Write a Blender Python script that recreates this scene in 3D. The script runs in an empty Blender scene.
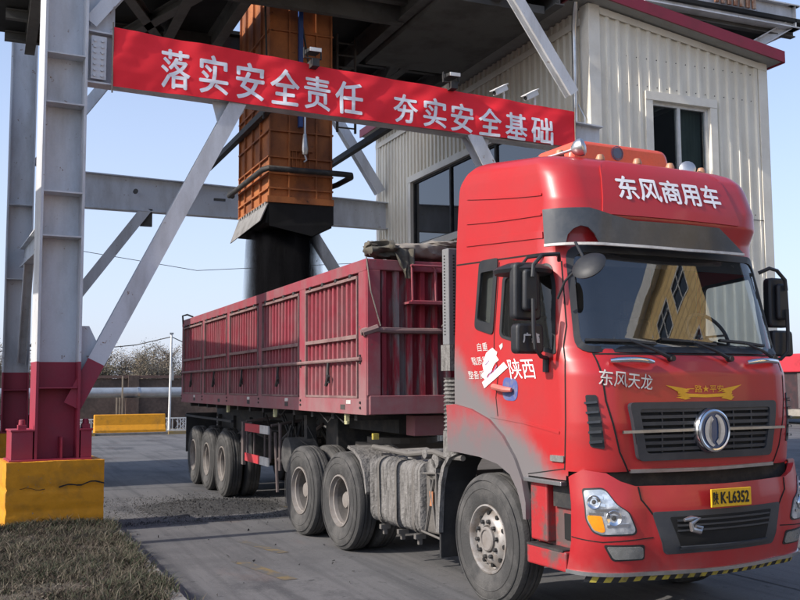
import bpy, bmesh, math, random
from mathutils import Vector, Matrix, noise
random.seed(7)
PI = math.pi
scene = bpy.context.scene
COL = scene.collection

# ------------------------------------------------------------------ camera
def make_camera():
    yaw, pit, roll = .404, .088, -.006
    f = Vector((math.sin(yaw)*math.cos(pit), math.cos(yaw)*math.cos(pit), math.sin(pit)))
    r = Vector((math.cos(yaw), -math.sin(yaw), 0)); u = r.cross(f)
    r2 = r*math.cos(roll)+u*math.sin(roll); u2 = u*math.cos(roll)-r*math.sin(roll)
    m = Matrix((( r2.x, u2.x, -f.x, -5.268), (r2.y, u2.y, -f.y, -6.56), (r2.z, u2.z, -f.z, 2.015), (0, 0, 0, 1)))
    cd = bpy.data.cameras.new('camera'); co = bpy.data.objects.new('camera', cd); COL.objects.link(co)
    co.matrix_world = m; cd.sensor_width = 36; cd.lens = 968.85/800*36
    cd.clip_start = .1; cd.clip_end = 3000
    scene.camera = co
make_camera()

# ------------------------------------------------------------------ light
SUN_EL, SUN_AZ = math.radians(33), math.radians(-94)      # azimuth from +Y towards +X
world = bpy.data.worlds.new('World'); scene.world = world; world.use_nodes = True
wn = world.node_tree; wn.nodes.clear()
sky = wn.nodes.new('ShaderNodeTexSky'); sky.sky_type = 'NISHITA'; sky.sun_disc = False
sky.sun_elevation = SUN_EL; sky.sun_rotation = SUN_AZ
sky.altitude = 600; sky.air_density = 1.0; sky.dust_density = 3.0; sky.ozone_density = 3.5
bg = wn.nodes.new('ShaderNodeBackground'); bg.inputs['Strength'].default_value = .15
wo = wn.nodes.new('ShaderNodeOutputWorld')
# pale autumn haze towards the horizon, by true direction
wt = wn.nodes.new('ShaderNodeTexCoord'); wsx = wn.nodes.new('ShaderNodeSeparateXYZ'); wn.links.new(wt.outputs['Generated'], wsx.inputs[0])
wr = wn.nodes.new('ShaderNodeMapRange'); wr.inputs['From Min'].default_value = 0.; wr.inputs['From Max'].default_value = .55; wr.inputs['To Min'].default_value = .72; wr.inputs['To Max'].default_value = .05; wn.links.new(wsx.outputs['Z'], wr.inputs[0])
wm = wn.nodes.new('ShaderNodeMixRGB'); wm.inputs[2].default_value = (3.2, 3.38, 4.15, 1); wn.links.new(wr.outputs[0], wm.inputs[0]); wn.links.new(sky.outputs[0], wm.inputs[1])
wn.links.new(wm.outputs[0], bg.inputs[0]); wn.links.new(bg.outputs[0], wo.inputs[0])
sd = bpy.data.lights.new('sun', 'SUN'); sd.energy = 3.1; sd.angle = math.radians(.53); sd.color = (1, .93, .84)
so = bpy.data.objects.new('sun', sd); COL.objects.link(so)
dirv = Vector((math.sin(SUN_AZ)*math.cos(SUN_EL), math.cos(SUN_AZ)*math.cos(SUN_EL), math.sin(SUN_EL)))
so.rotation_euler = dirv.to_track_quat('Z', 'Y').to_euler(); so.location = (-30, 0, 30)
vs = scene.view_settings; vs.view_transform = 'Standard'; vs.look = 'None'; vs.exposure = .75; vs.gamma = 1; vs.use_curve_mapping = False
scene.cycles.max_bounces = 8; scene.cycles.transparent_max_bounces = 12

# ------------------------------------------------------------------ materials
MATS = {}
def nd(nt, t, **k):
    n = nt.nodes.new(t)
    for a, b in k.items():
        if a in n.inputs: n.inputs[a].default_value = b
        else: setattr(n, a, b)
    return n
def mat(name, col, rough=.6, metal=0., spot=None, spot_amt=.5, scale=3., bump=0., bscale=40., coat=0., stretch=None, ior=None, contrast=(.45, .65), fine=.12, rust=None, rust_at=.68):
    """paint / stone / metal with noise-driven stains (spot colour) and fine grain"""
    m = bpy.data.materials.new(name); m.use_nodes = True; nt = m.node_tree; b = nt.nodes['Principled BSDF']
    b.inputs['Roughness'].default_value = rough; b.inputs['Metallic'].default_value = metal
    if coat: b.inputs['Coat Weight'].default_value = coat; b.inputs['Coat Roughness'].default_value = .08
    if ior: b.inputs['IOR'].default_value = ior
    tc = nd(nt, 'ShaderNodeTexCoord'); mp = nd(nt, 'ShaderNodeMapping')
    if stretch: mp.inputs['Scale'].default_value = stretch
    nt.links.new(tc.outputs['Object'], mp.inputs[0])
    n1 = nd(nt, 'ShaderNodeTexNoise', Scale=scale, Detail=8., Roughness=.62); nt.links.new(mp.outputs[0], n1.inputs['Vector'])
    rp = nd(nt, 'ShaderNodeMapRange'); rp.inputs['From Min'].default_value = contrast[0]; rp.inputs['From Max'].default_value = contrast[1]
    nt.links.new(n1.outputs[0], rp.inputs[0]); rp.inputs['To Max'].default_value = spot_amt
    mx = nd(nt, 'ShaderNodeMixRGB'); mx.inputs[1].default_value = (*col, 1); mx.inputs[2].default_value = (*(spot or [c*.6 for c in col]), 1)
    nt.links.new(rp.outputs[0], mx.inputs[0])
    n2 = nd(nt, 'ShaderNodeTexNoise', Scale=bscale, Detail=5.); nt.links.new(tc.outputs['Object'], n2.inputs['Vector'])
    r2 = nd(nt, 'ShaderNodeMapRange'); r2.inputs['To Min'].default_value = 1-fine; r2.inputs['To Max'].default_value = 1+fine; nt.links.new(n2.outputs[0], r2.inputs[0])
    mu = nd(nt, 'ShaderNodeMixRGB', blend_type='MULTIPLY'); mu.inputs[0].default_value = 1
    nt.links.new(mx.outputs[0], mu.inputs[1]); nt.links.new(r2.outputs[0], mu.inputs[2])
    out = mu
    if rust:
        n3 = nd(nt, 'ShaderNodeTexNoise', Scale=scale*4.3, Detail=9., Roughness=.7); nt.links.new(tc.outputs['Object'], n3.inputs['Vector'])
        r3 = nd(nt, 'ShaderNodeMapRange'); r3.inputs['From Min'].default_value = rust_at-.02; r3.inputs['From Max'].default_value = rust_at+.02; nt.links.new(n3.outputs[0], r3.inputs[0])
        m3 = nd(nt, 'ShaderNodeMixRGB'); m3.inputs[2].default_value = (*rust, 1); nt.links.new(r3.outputs[0], m3.inputs[0]); nt.links.new(mu.outputs[0], m3.inputs[1]); out = m3
    nt.links.new(out.outputs[0], b.inputs['Base Color'])
    rr = nd(nt, 'ShaderNodeMapRange'); rr.inputs['To Min'].default_value = max(.03, rough-.08); rr.inputs['To Max'].default_value = min(1, rough+.15)
    nt.links.new(n1.outputs[0], rr.inputs[0]); nt.links.new(rr.outputs[0], b.inputs['Roughness'])
    if bump:
        bp = nd(nt, 'ShaderNodeBump', Strength=bump, Distance=.02); nt.links.new(n2.outputs[0], bp.inputs['Height']); nt.links.new(bp.outputs[0], b.inputs['Normal'])
    MATS[name] = m; m['out'] = out.name
    return m

def dusty(m, dust, expr, amt=.9, nscale=2.5):
    """layer of road dust over a paint: expr(nt, sepXYZ) gives a 0..1-ish mask socket driven by where on the vehicle it is"""
    nt = m.node_tree; b = nt.nodes['Principled BSDF']; src = nt.nodes[m['out']].outputs[0]
    tc = nd(nt, 'ShaderNodeTexCoord'); sp = nd(nt, 'ShaderNodeSeparateXYZ'); nt.links.new(tc.outputs['Object'], sp.inputs[0])
    s = expr(nt, sp)
    n = nd(nt, 'ShaderNodeTexNoise', Scale=nscale, Detail=9., Roughness=.65); nt.links.new(tc.outputs['Object'], n.inputs['Vector'])
    mpd = nd(nt, 'ShaderNodeMapping'); mpd.inputs['Scale'].default_value = (1, 1, .3); nt.links.new(tc.outputs['Object'], mpd.inputs[0])
    nb = nd(nt, 'ShaderNodeTexNoise', Scale=17., Detail=10., Roughness=.75); nt.links.new(mpd.outputs[0], nb.inputs['Vector'])
    s = mth(nt, 'MULTIPLY_ADD', mth(nt, 'SUBTRACT', nb.outputs[0], .5), .42, s)
    a = nd(nt, 'ShaderNodeMath', operation='MULTIPLY_ADD'); nt.links.new(n.outputs[0], a.inputs[0]); a.inputs[1].default_value = 1.1; nt.links.new(s, a.inputs[2])
    r = nd(nt, 'ShaderNodeMapRange', interpolation_type='SMOOTHSTEP'); r.inputs['From Min'].default_value = .36; r.inputs['From Max'].default_value = 1.25; r.inputs['To Max'].default_value = amt
    nt.links.new(a.outputs[0], r.inputs[0])
    mx = nd(nt, 'ShaderNodeMixRGB'); mx.inputs[2].default_value = (*dust, 1); nt.links.new(r.outputs[0], mx.inputs[0]); nt.links.new(src, mx.inputs[1])
    nt.links.new(mx.outputs[0], b.inputs['Base Color'])
    old = b.inputs['Roughness'].links[0].from_socket
    r2 = nd(nt, 'ShaderNodeMixRGB'); r2.inputs[2].default_value = (.85, .85, .85, 1); nt.links.new(r.outputs[0], r2.inputs[0]); nt.links.new(old, r2.inputs[1]); nt.links.new(r2.outputs[0], b.inputs['Roughness'])
    if b.inputs['Coat Weight'].default_value > 0:
        c = nd(nt, 'ShaderNodeMapRange'); c.inputs['To Min'].default_value = b.inputs['Coat Weight'].default_value; c.inputs['To Max'].default_value = 0; nt.links.new(r.outputs[0], c.inputs[0]); nt.links.new(c.outputs[0], b.inputs['Coat Weight'])
def mth(nt, op, a, b=None, c=None):
    n = nd(nt, 'ShaderNodeMath', operation=op)
    for i, v in enumerate((a, b, c)):
        if v is None: continue
        if isinstance(v, (int, float)): n.inputs[i].default_value = v
        else: nt.links.new(v, n.inputs[i])
    return n.outputs[0]
def glass(name, tint=(.8, .85, .85), ior=1.5, opaque=0., body=(.02, .03, .04)):
    m = bpy.data.materials.new(name); m.use_nodes = True; nt = m.node_tree; nt.nodes.clear()
    o = nd(nt, 'ShaderNodeOutputMaterial'); tr = nd(nt, 'ShaderNodeBsdfTransparent'); tr.inputs[0].default_value = (*tint, 1)
    gl = nd(nt, 'ShaderNodeBsdfGlossy'); gl.inputs['Roughness'].default_value = .01
    df = nd(nt, 'ShaderNodeBsdfDiffuse'); df.inputs[0].default_value = (*body, 1)
    m1 = nd(nt, 'ShaderNodeMixShader'); m1.inputs[0].default_value = opaque; nt.links.new(tr.outputs[0], m1.inputs[1]); nt.links.new(df.outputs[0], m1.inputs[2])
    f0 = ((ior-1)/(ior+1))**2; lw = nd(nt, 'ShaderNodeLayerWeight', Blend=.5); fr = mth(nt, 'MULTIPLY_ADD', mth(nt, 'POWER', lw.outputs['Facing'], 5.), 1-f0, f0); m2 = nd(nt, 'ShaderNodeMixShader')
    nt.links.new(fr, m2.inputs[0]); nt.links.new(m1.outputs[0], m2.inputs[1]); nt.links.new(gl.outputs[0], m2.inputs[2]); nt.links.new(m2.outputs[0], o.inputs[0])
    MATS[name] = m; return m

DUST = (.142, .14, .141)
cab_red = mat('cab_red_paint', (.42, .018, .02), .36, coat=.28, spot=(.34, .03, .03), spot_amt=.6, scale=1.5, fine=.05, rust=(.2, .09, .08), rust_at=.74)
def cabdust(nt, s):
    # rises towards the rear and the sill of the cab side, thin haze everywhere
    a = mth(nt, 'MULTIPLY_ADD', s.outputs['Y'], .62, 1.12)
    d = mth(nt, 'SUBTRACT', a, s.outputs['Z'])             # >0 in the lower rear wedge
    d = mth(nt, 'MULTIPLY', d, 2.2)
    side = mth(nt, 'GREATER_THAN', mth(nt, 'ABSOLUTE', s.outputs['X']), 1.12)
    d = mth(nt, 'MULTIPLY_ADD', side, mth(nt, 'ADD', mth(nt, 'MAXIMUM', d, -.35), .26), -.28)
    return mth(nt, 'MINIMUM', mth(nt, 'ADD', d, 0.), .7)
dusty(cab_red, DUST, cabdust, .97, 1.9)
fender_red = mat('fender_red_paint', (.3, .045, .05), .5, spot=(.3, .05, .05), scale=3, fine=.08, rust=(.12, .08, .075), rust_at=.68)
dusty(fender_red, (.125, .122, .124), lambda nt, s: mth(nt, 'MINIMUM', mth(nt, 'MULTIPLY_ADD', mth(nt, 'SUBTRACT', 1.66, s.outputs['Z']), 2.0, .24), .75), .95, 4.)
bumper_red = mat('bumper_red_paint', (.37, .016, .02), .36, coat=.3, spot=(.42, .03, .03), spot_amt=.6, scale=2.2, fine=.05, rust=(.16, .1, .09), rust_at=.71)
def bumdust(nt, s):
    return mth(nt, 'MULTIPLY_ADD', mth(nt, 'SUBTRACT', .72, s.outputs['Z']), 1.4, -.12)
dusty(bumper_red, (.2, .13, .12), bumdust, .6)
orange_red = mat('orange_red_plastic', (.7, .1, .05), .4, spot=(.6, .12, .08), coat=.2)
black_pl = mat('black_plastic', (.014, .015, .018), .5, spot=(.035, .035, .035), spot_amt=.5, bump=.05)
visor_mat = mat('smoked_visor', (.035, .04, .047), .32, spot=(.09, .09, .09), spot_amt=.35, scale=5, coat=.2)
grille_mat = mat('grille_plastic', (.03, .034, .042), .45, spot=(.08, .08, .08), spot_amt=.4)
rubber = mat('tyre_rubber', (.042, .041, .04), .9, spot=(.10, .095, .09), spot_amt=.75, scale=4, bump=.3, bscale=60)
rubber_dk = mat('mud_flap_rubber', (.02, .02, .021), .8, spot=(.06, .055, .05), spot_amt=.6)
rim_mat = mat('rim_steel', (.36, .34, .32), .5, .5, spot=(.2, .16, .13), spot_amt=.8, scale=9, rust=(.14, .07, .04), rust_at=.64)
rim_dark = mat('rim_inside', (.09, .082, .076), .85, spot=(.16, .145, .13), spot_amt=.8, scale=9)
rim_dusty = mat('dusty_rim', (.22, .2, .185), .75, .1, spot=(.17, .145, .125), spot_amt=.8, scale=9)
dark_steel = mat('dark_steel', (.035, .035, .036), .65, .3, spot=(.09, .08, .07), spot_amt=.7, scale=6, bump=.1)
dark_hole = mat('dark_recess', (.008, .008, .008), .9)
chrome = mat('chrome', (.75, .76, .78), .12, 1., spot=(.5, .5, .5), spot_amt=.4, fine=.03)
dull_chrome = mat('dull_chrome', (.55, .55, .55), .3, .9, spot=(.3, .28, .26), spot_amt=.6)
trailer_red = mat('trailer_red_paint', (.27, .028, .045), .65, spot=(.2, .075, .08), spot_amt=.9, scale=2.6, stretch=(1, 1, .25), fine=.12, bump=.05, rust=(.10, .06, .055), rust_at=.645)
def trdust(nt, s):
    d = mth(nt, 'MULTIPLY_ADD', mth(nt, 'SUBTRACT', 2.15, s.outputs['Z']), .5, .2)
    return mth(nt, 'MINIMUM', mth(nt, 'MAXIMUM', d, .02), .42)
dusty(trailer_red, (.25, .15, .15), trdust, .8, 3.5)
trailer_trim = mat('dusty_trim_steel', (.22, .14, .13), .85, spot=(.15, .075, .075), spot_amt=.9, scale=3, fine=.2)
trailer_worn = mat('worn_front_sheet', (.24, .018, .03), .6, spot=(.2, .18, .17), spot_amt=.95, scale=6.5, contrast=(.46, .6), stretch=(1, 1, .16), bump=.05)
gantry_grey = mat('gantry_grey_paint', (.6, .61, .63), .5, spot=(.36, .35, .34), spot_amt=.65, scale=1.9, stretch=(1, 1, .3), fine=.08, rust=(.2, .11, .06), rust_at=.655)
gantry_red = mat('gantry_red_paint', (.3, .02, .045), .55, spot=(.24, .04, .06), spot_amt=.6, scale=2.5, rust=(.14, .06, .05), rust_at=.7)
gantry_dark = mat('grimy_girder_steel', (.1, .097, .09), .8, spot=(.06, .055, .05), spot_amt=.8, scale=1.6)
deck_dark = mat('dark_deck_underside', (.022, .021, .019), .9, spot=(.012, .012, .011), spot_amt=.8, scale=.8)  # near-black, slightly blotchy colour for the deck plate
yellow_conc = mat('yellow_painted_concrete', (.62, .26, .004), .7, spot=(.36, .17, .02), spot_amt=.8, scale=3.2, bump=.35, bscale=9, rust=(.24, .2, .15), rust_at=.66, contrast=(.5, .7))
banner_red = mat('banner_cloth', (.86, .016, .03), .75, spot=(.75, .018, .032), spot_amt=.6, scale=1.2, fine=.03)
white_letters = mat('white_lettering', (.86, .85, .88), .6, fine=.03, spot=(.6, .6, .62), spot_amt=.4)
white_paint = mat('white_paint', (.72, .72, .7), .5, spot=(.5, .48, .44), spot_amt=.5)
hopper_orange = mat('orange_chute_plate', (.4, .13, .035), .75, spot=(.16, .055, .025), spot_amt=.9, scale=1.5, stretch=(1, 1, .6), fine=.15, rust=(.07, .03, .02), rust_at=.64, contrast=(.4, .62))
coal_mat = mat('coal', (.004, .004, .0045), .9, spot=(.008, .008, .009), scale=8, ior=1.2)
skirt_grey = mat('grey_skirt_plate', (.28, .27, .26), .6, .2, spot=(.12, .11, .1), spot_amt=.7)
wall_cream = mat('cream_corrugated_sheet', (.78, .73, .61), .5, spot=(.6, .54, .43), spot_amt=.7, scale=1.3, stretch=(1, 1, .35), fine=.05, rust=(.2, .15, .1), rust_at=.74)
wall_trim = mat('cream_trim_sheet', (.78, .735, .63), .55, spot=(.6, .54, .44), spot_amt=.5, scale=1.5, fine=.04)
roof_red = mat('roof_fascia_red', (.24, .014, .035), .5, spot=(.17, .02, .03), fine=.06)
alu = mat('window_aluminium', (.6, .6, .58), .45, .3)
canvas_mat = mat('tarpaulin_canvas', (.24, .21, .175), .95, spot=(.14, .125, .11), spot_amt=.8, scale=5, bump=.25, bscale=25)
canvas_dk = mat('green_tarpaulin', (.075, .07, .055), .95, spot=(.13, .11, .08), spot_amt=.8, scale=5, bump=.2)
tank_wrap = mat('dusty_tank_quilt', (.185, .175, .165), .95, spot=(.07, .065, .06), spot_amt=.95, scale=11, bump=.9, bscale=30, stretch=(1, 2.2, .35))
brick = mat('brown_brick_wall', (.13, .09, .07), .95, spot=(.065, .05, .042), spot_amt=.9, scale=1.1, bump=.3, bscale=7, fine=.45)
pipe_mat = mat('pipe_cladding', (.4, .43, .46), .4, .5, spot=(.28, .3, .32), spot_amt=.6)
glass_ws = glass('windscreen_glass', (.95, .97, .97), 2.1, .012, (.4, .4, .42))
glass_side = glass('side_glass', (.88, .95, .94), 1.6)
glass_bld = glass('building_glass', (.6, .66, .66), 2.1, .12, (.03, .035, .035))
glass_bld2 = glass('large_window_glass', (.2, .24, .27), 2.4, .5, (.012, .016, .022))
lens_clear = mat('headlight_lens', (.8, .82, .84), .1, .7, spot=(.4, .43, .47), spot_amt=.9, scale=9, contrast=(.42, .55), fine=.25, bscale=30)
lens_fog = mat('fog_lens', (.32, .32, .3), .25, .4, spot=(.2, .2, .19), spot_amt=.8, scale=20, coat=.5)
lens_amber = mat('amber_lens', (.75, .27, .01), .2, 0, coat=.6, spot=(.5, .14, .01), scale=15)
plate_yellow = mat('plate_yellow', (.78, .44, .01), .5, spot=(.6, .34, .02), spot_amt=.4, scale=12)
plate_black = mat('plate_black', (.015, .015, .015), .6)
logo_blue = mat('emblem_blue', (.03, .08, .2), .3, .3, coat=.4)
gold = mat('gold_decal', (.85, .42, .02), .6, spot=(.7, .35, .03))
blue_decal = mat('blue_handle_cup', (.07, .1, .28), .5, spot=(.2, .18, .2), spot_amt=.7, scale=12)
interior = mat('cab_interior', (.05, .048, .045), .8)
interior_lt = mat('cab_interior_beige', (.2, .185, .16), .85)
hazard_y = mat('hazard_yellow', (.4, .33, .05), .7, spot=(.12, .1, .05), spot_amt=.8, scale=14)
refl_red = mat('reflective_red', (.5, .03, .04), .5, spot=(.3, .08, .08), spot_amt=.6, scale=9)
refl_white = mat('reflective_white', (.6, .58, .55), .5, spot=(.35, .32, .3), spot_amt=.6, scale=9)

# ------------------------------------------------------------------ mesh helpers
class MB:
    def __init__(s): s.v = []; s.f = []; s.mi = []
    def add(s, vs, fs, mi=0):
        o = len(s.v); s.v += [tuple(p) for p in vs]; s.f += [tuple(i+o for i in f) for f in fs]; s.mi += [mi]*len(fs); return s
    def box(s, a, b, mi=0):
        x0, y0, z0 = a; x1, y1, z1 = b
        v = [(x0, y0, z0), (x1, y0, z0), (x1, y1, z0), (x0, y1, z0), (x0, y0, z1), (x1, y0, z1), (x1, y1, z1), (x0, y1, z1)]
        return s.add(v, [(0, 3, 2, 1), (4, 5, 6, 7), (0, 1, 5, 4), (1, 2, 6, 5), (2, 3, 7, 6), (3, 0, 4, 7)], mi)
    def hexa(s, q0, q1, mi=0):
        return s.add(list(q0)+list(q1), [(0, 3, 2, 1), (4, 5, 6, 7), (0, 1, 5, 4), (1, 2, 6, 5), (2, 3, 7, 6), (3, 0, 4, 7)], mi)
    def bar(s, p, q, w, h, up=(0, 0, 1), mi=0):
        p = Vector(p); q = Vector(q); d = (q-p).normalized(); u = Vector(up)
        if abs(d.dot(u)) > .98: u = Vector((0, 1, 0))
        x = d.cross(u).normalized()*w/2; y = x.cross(d).normalized()*h/2
        return s.hexa([p-x-y, p+x-y, p+x+y, p-x+y], [q-x-y, q+x-y, q+x+y, q-x+y], mi)
    def tube(s, pts, r, n=10, closed=False, mi=0, cap=True):
        P = [Vector(p) for p in pts]; m = len(P); o = len(s.v); rs = r if isinstance(r, (list, tuple)) else [r]*m
        prev = None
        for i, p in enumerate(P):
            a = P[(i-1) % m] if (i > 0 or closed) else p; b = P[(i+1) % m] if (i < m-1 or closed) else p
            t = (b-a).normalized()
            if prev is None:
                ref = Vector((0, 0, 1)) if abs(t.z) < .9 else Vector((0, 1, 0)); x = t.cross(ref).normalized()
            else: x = (prev-t*prev.dot(t)).normalized()
            prev = x; y = t.cross(x)
            for k in range(n):
                an = 2*PI*k/n; s.v.append(tuple(p+x*rs[i]*math.cos(an)+y*rs[i]*math.sin(an)))
        for i in range(m if closed else m-1):
            for k in range(n):
                a = o+i*n; b = o+((i+1) % m)*n
                s.f.append((a+k, a+(k+1) % n, b+(k+1) % n, b+k)); s.mi.append(mi)
        if cap and not closed:
            s.f.append(tuple(o+k for k in range(n))[::-1]); s.mi.append(mi)
            s.f.append(tuple(o+(m-1)*n+k for k in range(n))); s.mi.append(mi)
        return s
    def lathe(s, prof, c=(0, 0, 0), axis='X', n=32, mi=0, close=False):
        o = len(s.v); m = len(prof)
        for k in range(n):
            a = 2*PI*k/n
            for (h, r) in prof:
                if axis == 'X': p = (c[0]+h, c[1]+r*math.cos(a), c[2]+r*math.sin(a))
                elif axis == 'Y': p = (c[0]+r*math.cos(a), c[1]+h, c[2]+r*math.sin(a))
                else: p = (c[0]+r*math.cos(a), c[1]+r*math.sin(a), c[2]+h)
                s.v.append(p)
        for k in range(n):
            a = o+k*m; b = o+((k+1) % n)*m
            for j in range(m if close else m-1):
                j2 = (j+1) % m; s.f.append((a+j, b+j, b+j2, a+j2)); s.mi.append(mi)
        return s
    def prism(s, poly, a, b, axis='X', mi=0):
        """poly of (p,q) extruded from a to b along axis"""
        n = len(poly)
        def P(h, p, q): return (h, p, q) if axis == 'X' else ((p, h, q) if axis == 'Y' else (p, q, h))
        v = [P(a, *k) for k in poly]+[P(b, *k) for k in poly]
        f = [tuple(range(n))[::-1], tuple(range(n, 2*n))]+[(i, (i+1) % n, n+(i+1) % n, n+i) for i in range(n)]
        return s.add(v, f, mi)
    def build(s, name, m, parent=None, smooth=False, bevel=0., loc=None, recalc=True, ang=40):
        me = bpy.data.meshes.new(name); me.from_pydata(s.v, [], s.f)
        ms = m if isinstance(m, (list, tuple)) else [m]
        for k in ms: me.materials.append(k)
        if len(ms) > 1: me.polygons.foreach_set('material_index', s.mi)
        if recalc:
            bm = bmesh.new(); bm.from_mesh(me); bmesh.ops.recalc_face_normals(bm, faces=bm.faces); bm.to_mesh(me); bm.free()
        if smooth:
            me.polygons.foreach_set('use_smooth', [True]*len(me.polygons))
            me.set_sharp_from_angle(angle=math.radians(ang))
        me.update()
        o = bpy.data.objects.new(name, me); COL.objects.link(o)
        if bevel:
            bv = o.modifiers.new('bevel', 'BEVEL'); bv.width = bevel; bv.segments = 2; bv.limit_method = 'ANGLE'; bv.angle_limit = math.radians(50)
        if parent is not None: o.parent = parent
        if loc is not None: o.location = loc
        return o
def tag(o, label=None, cat=None, group=None, kind=None):
    if label: o['label'] = label
    if cat: o['category'] = cat
    if group: o['group'] = group
    if kind: o['kind'] = kind
    return o
def empty(name, loc, label, cat, group=None, rz=0.):
    o = bpy.data.objects.new(name, None); COL.objects.link(o); o.location = loc; o.rotation_euler = (0, 0, rz); o.empty_display_size = .2
    return tag(o, label, cat, group)
def copy_part(o, parent, loc=None, rot=None):
    c = o.copy(); COL.objects.link(c); c.parent = parent
    if loc is not None: c.location = loc
    if rot is not None: c.rotation_euler = rot
    for ch in [k for k in bpy.data.objects if k.parent == o]: copy_part(ch, c)
    return c
def text_geo(txt, size, weight=0., cut=None):
    cu = bpy.data.curves.new('t', 'FONT'); cu.body = txt; cu.size = size; cu.offset = weight; cu.resolution_u = 3
    cu.align_x = 'CENTER'; cu.align_y = 'CENTER'; cu.fill_mode = 'FRONT'
    ob = bpy.data.objects.new('t', cu); COL.objects.link(ob)
    dg = bpy.context.evaluated_depsgraph_get(); me = bpy.data.meshes.new_from_object(ob.evaluated_get(dg))
    bm = bmesh.new(); bm.from_mesh(me); bmesh.ops.triangulate(bm, faces=bm.faces)
    if cut and bm.verts:
        for ax in (0, 1):
            lo = min(v.co[ax] for v in bm.verts); hi = max(v.co[ax] for v in bm.verts); k = lo+cut
            while k < hi:
                no = Vector((1, 0, 0)) if ax == 0 else Vector((0, 1, 0))
                bmesh.ops.bisect_plane(bm, geom=bm.verts[:]+bm.edges[:]+bm.faces[:], plane_co=no*k, plane_no=no); k += cut
    v = [tuple(x.co) for x in bm.verts]; f = [tuple(x.index for x in q.verts) for q in bm.faces]
    bm.verts.index_update(); f = [tuple(x.index for x in q.verts) for q in bm.faces]
    bm.free(); bpy.data.objects.remove(ob); bpy.data.curves.remove(cu); bpy.data.meshes.remove(me)
    return v, f
def lettering(name, txt, size, fn, m, parent, weight=0., cut=None, stretch=(1, 1)):
    """fn maps (u,v) of the flat text to a point on the surface"""
    v, f = text_geo(txt, size, 0., cut)
    # centre on real bounds
    if not v: return None
    cx = (min(p[0] for p in v)+max(p[0] for p in v))/2; cy = (min(p[1] for p in v)+max(p[1] for p in v))/2
    mb = MB(); sh = [(0, 0)]+([(weight, 0), (-weight, 0), (0, weight), (0, -weight)] if weight > 0 else [])
    for k, (a, b) in enumerate(sh):                      # heavier strokes: copies a hair apart, each 0.4 mm above the last
        P = [Vector(fn((p[0]-cx)*stretch[0]+a, (p[1]-cy)*stretch[1]+b)) for p in v]
        n = (Vector(fn(.05, 0))-Vector(fn(-.05, 0))).cross(Vector(fn(0, .05))-Vector(fn(0, -.05))).normalized()*(.0006*k)
        mb.add([p+n for p in P], f)
    return mb.build(name, m, parent, recalc=False)
def split_loose(o):
    """every separate piece of a mesh becomes an object of its own under the same parent"""
    me = o.data
    if len(me.polygons) == 0: return []
    bm = bmesh.new(); bm.from_mesh(me); bm.verts.ensure_lookup_table(); seen = set(); out = []
    for v in bm.verts:
        if v.index in seen: continue
        st = [v]; isl = []; seen.add(v.index)
        while st:
            a = st.pop(); isl.append(a.index)
            for e in a.link_edges:
                b = e.other_vert(a)
                if b.index not in seen: seen.add(b.index); st.append(b)
        out.append(set(isl))
    sm = me.polygons[0].use_smooth; res = []
    for isl in out:
        idx = sorted(isl); mp = {a: i for i, a in enumerate(idx)}
        nm = bpy.data.meshes.new(o.name.split('.')[0]); nm.from_pydata([tuple(bm.verts[a].co) for a in idx], [], [tuple(mp[x.index] for x in f.verts) for f in bm.faces if f.verts[0].index in isl])
        for mt in me.materials: nm.materials.append(mt)
        if sm: nm.polygons.foreach_set('use_smooth', [True]*len(nm.polygons)); nm.set_sharp_from_angle(angle=math.radians(40))
        c = bpy.data.objects.new(o.name.split('.')[0], nm); COL.objects.link(c); c.parent = o.parent; c.location = o.location; res.append(c)
        for md in o.modifiers:
            n2 = c.modifiers.new('bevel', 'BEVEL'); n2.width = md.width; n2.segments = md.segments; n2.limit_method = md.limit_method; n2.angle_limit = md.angle_limit
    bm.free(); ch = [k for k in bpy.data.objects if k.parent == o]
    for k in ch: k.parent = res[0]
    bpy.data.objects.remove(o); return res

def lerp_tab(t,z):
    if z<=t[0][0]: return t[0][1]
    for (a,va),(b,vb) in zip(t,t[1:]):
        if z<=b: return va+(vb-va)*(z-a)/(b-a)
    return t[-1][1]
CAB_F=[(1.2,.02),(1.35,.0),(1.7,-.02),(2.1,.0),(2.22,.05),(2.32,.12),(2.8,.235),(3.15,.32),(3.3,.32),(3.45,.27),(3.6,.31),(3.8,.38),(3.9,.43),(3.97,.50),(4.0,.58)]
CAB_W=[(1.2,1.22),(1.6,1.24),(2.2,1.24),(3.0,1.21),(3.4,1.20),(3.7,1.19),(3.85,1.18),(3.93,1.155),(3.98,1.11),(4.0,1.05)]
def outline(s,w,rx,ry,f,b):
    A=w-rx; L=math.pi/2*math.sqrt((rx*rx+ry*ry)/2); a=abs(s); sg=1 if s>=0 else -1
    if a<=A: return s, f+b*(a/A)**2
    if a<=A+L:
        p=(a-A)/L*math.pi/2
        return sg*(A+rx*math.sin(p)), f+b+ry*(1-math.cos(p))
    return sg*w, f+b+ry+a-A-L
def cab_r(z):
    t=min(1,max(0,(z-3.35)/.25)); return .42-.13*t, .36-.09*t
def cab0(s,z):
    w=lerp_tab(CAB_W,z); f=lerp_tab(CAB_F,z)
    rx,ry=cab_r(z); x,y=outline(s,w,rx,ry,f,.04)
    if z>3.5: z=z+(z-3.5)*(.26*min(1.2,max(-.2,y-.75))+.07)
    return (x,y,z)
def bum0(s,z):
    f=-.2+.05*max(0,(z-1.05)/.3)+.05*max(0,(.75-z)/.2)
    x,y=outline(s,1.235,.5,.36,f,.10)
    return (x,y,z)
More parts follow.
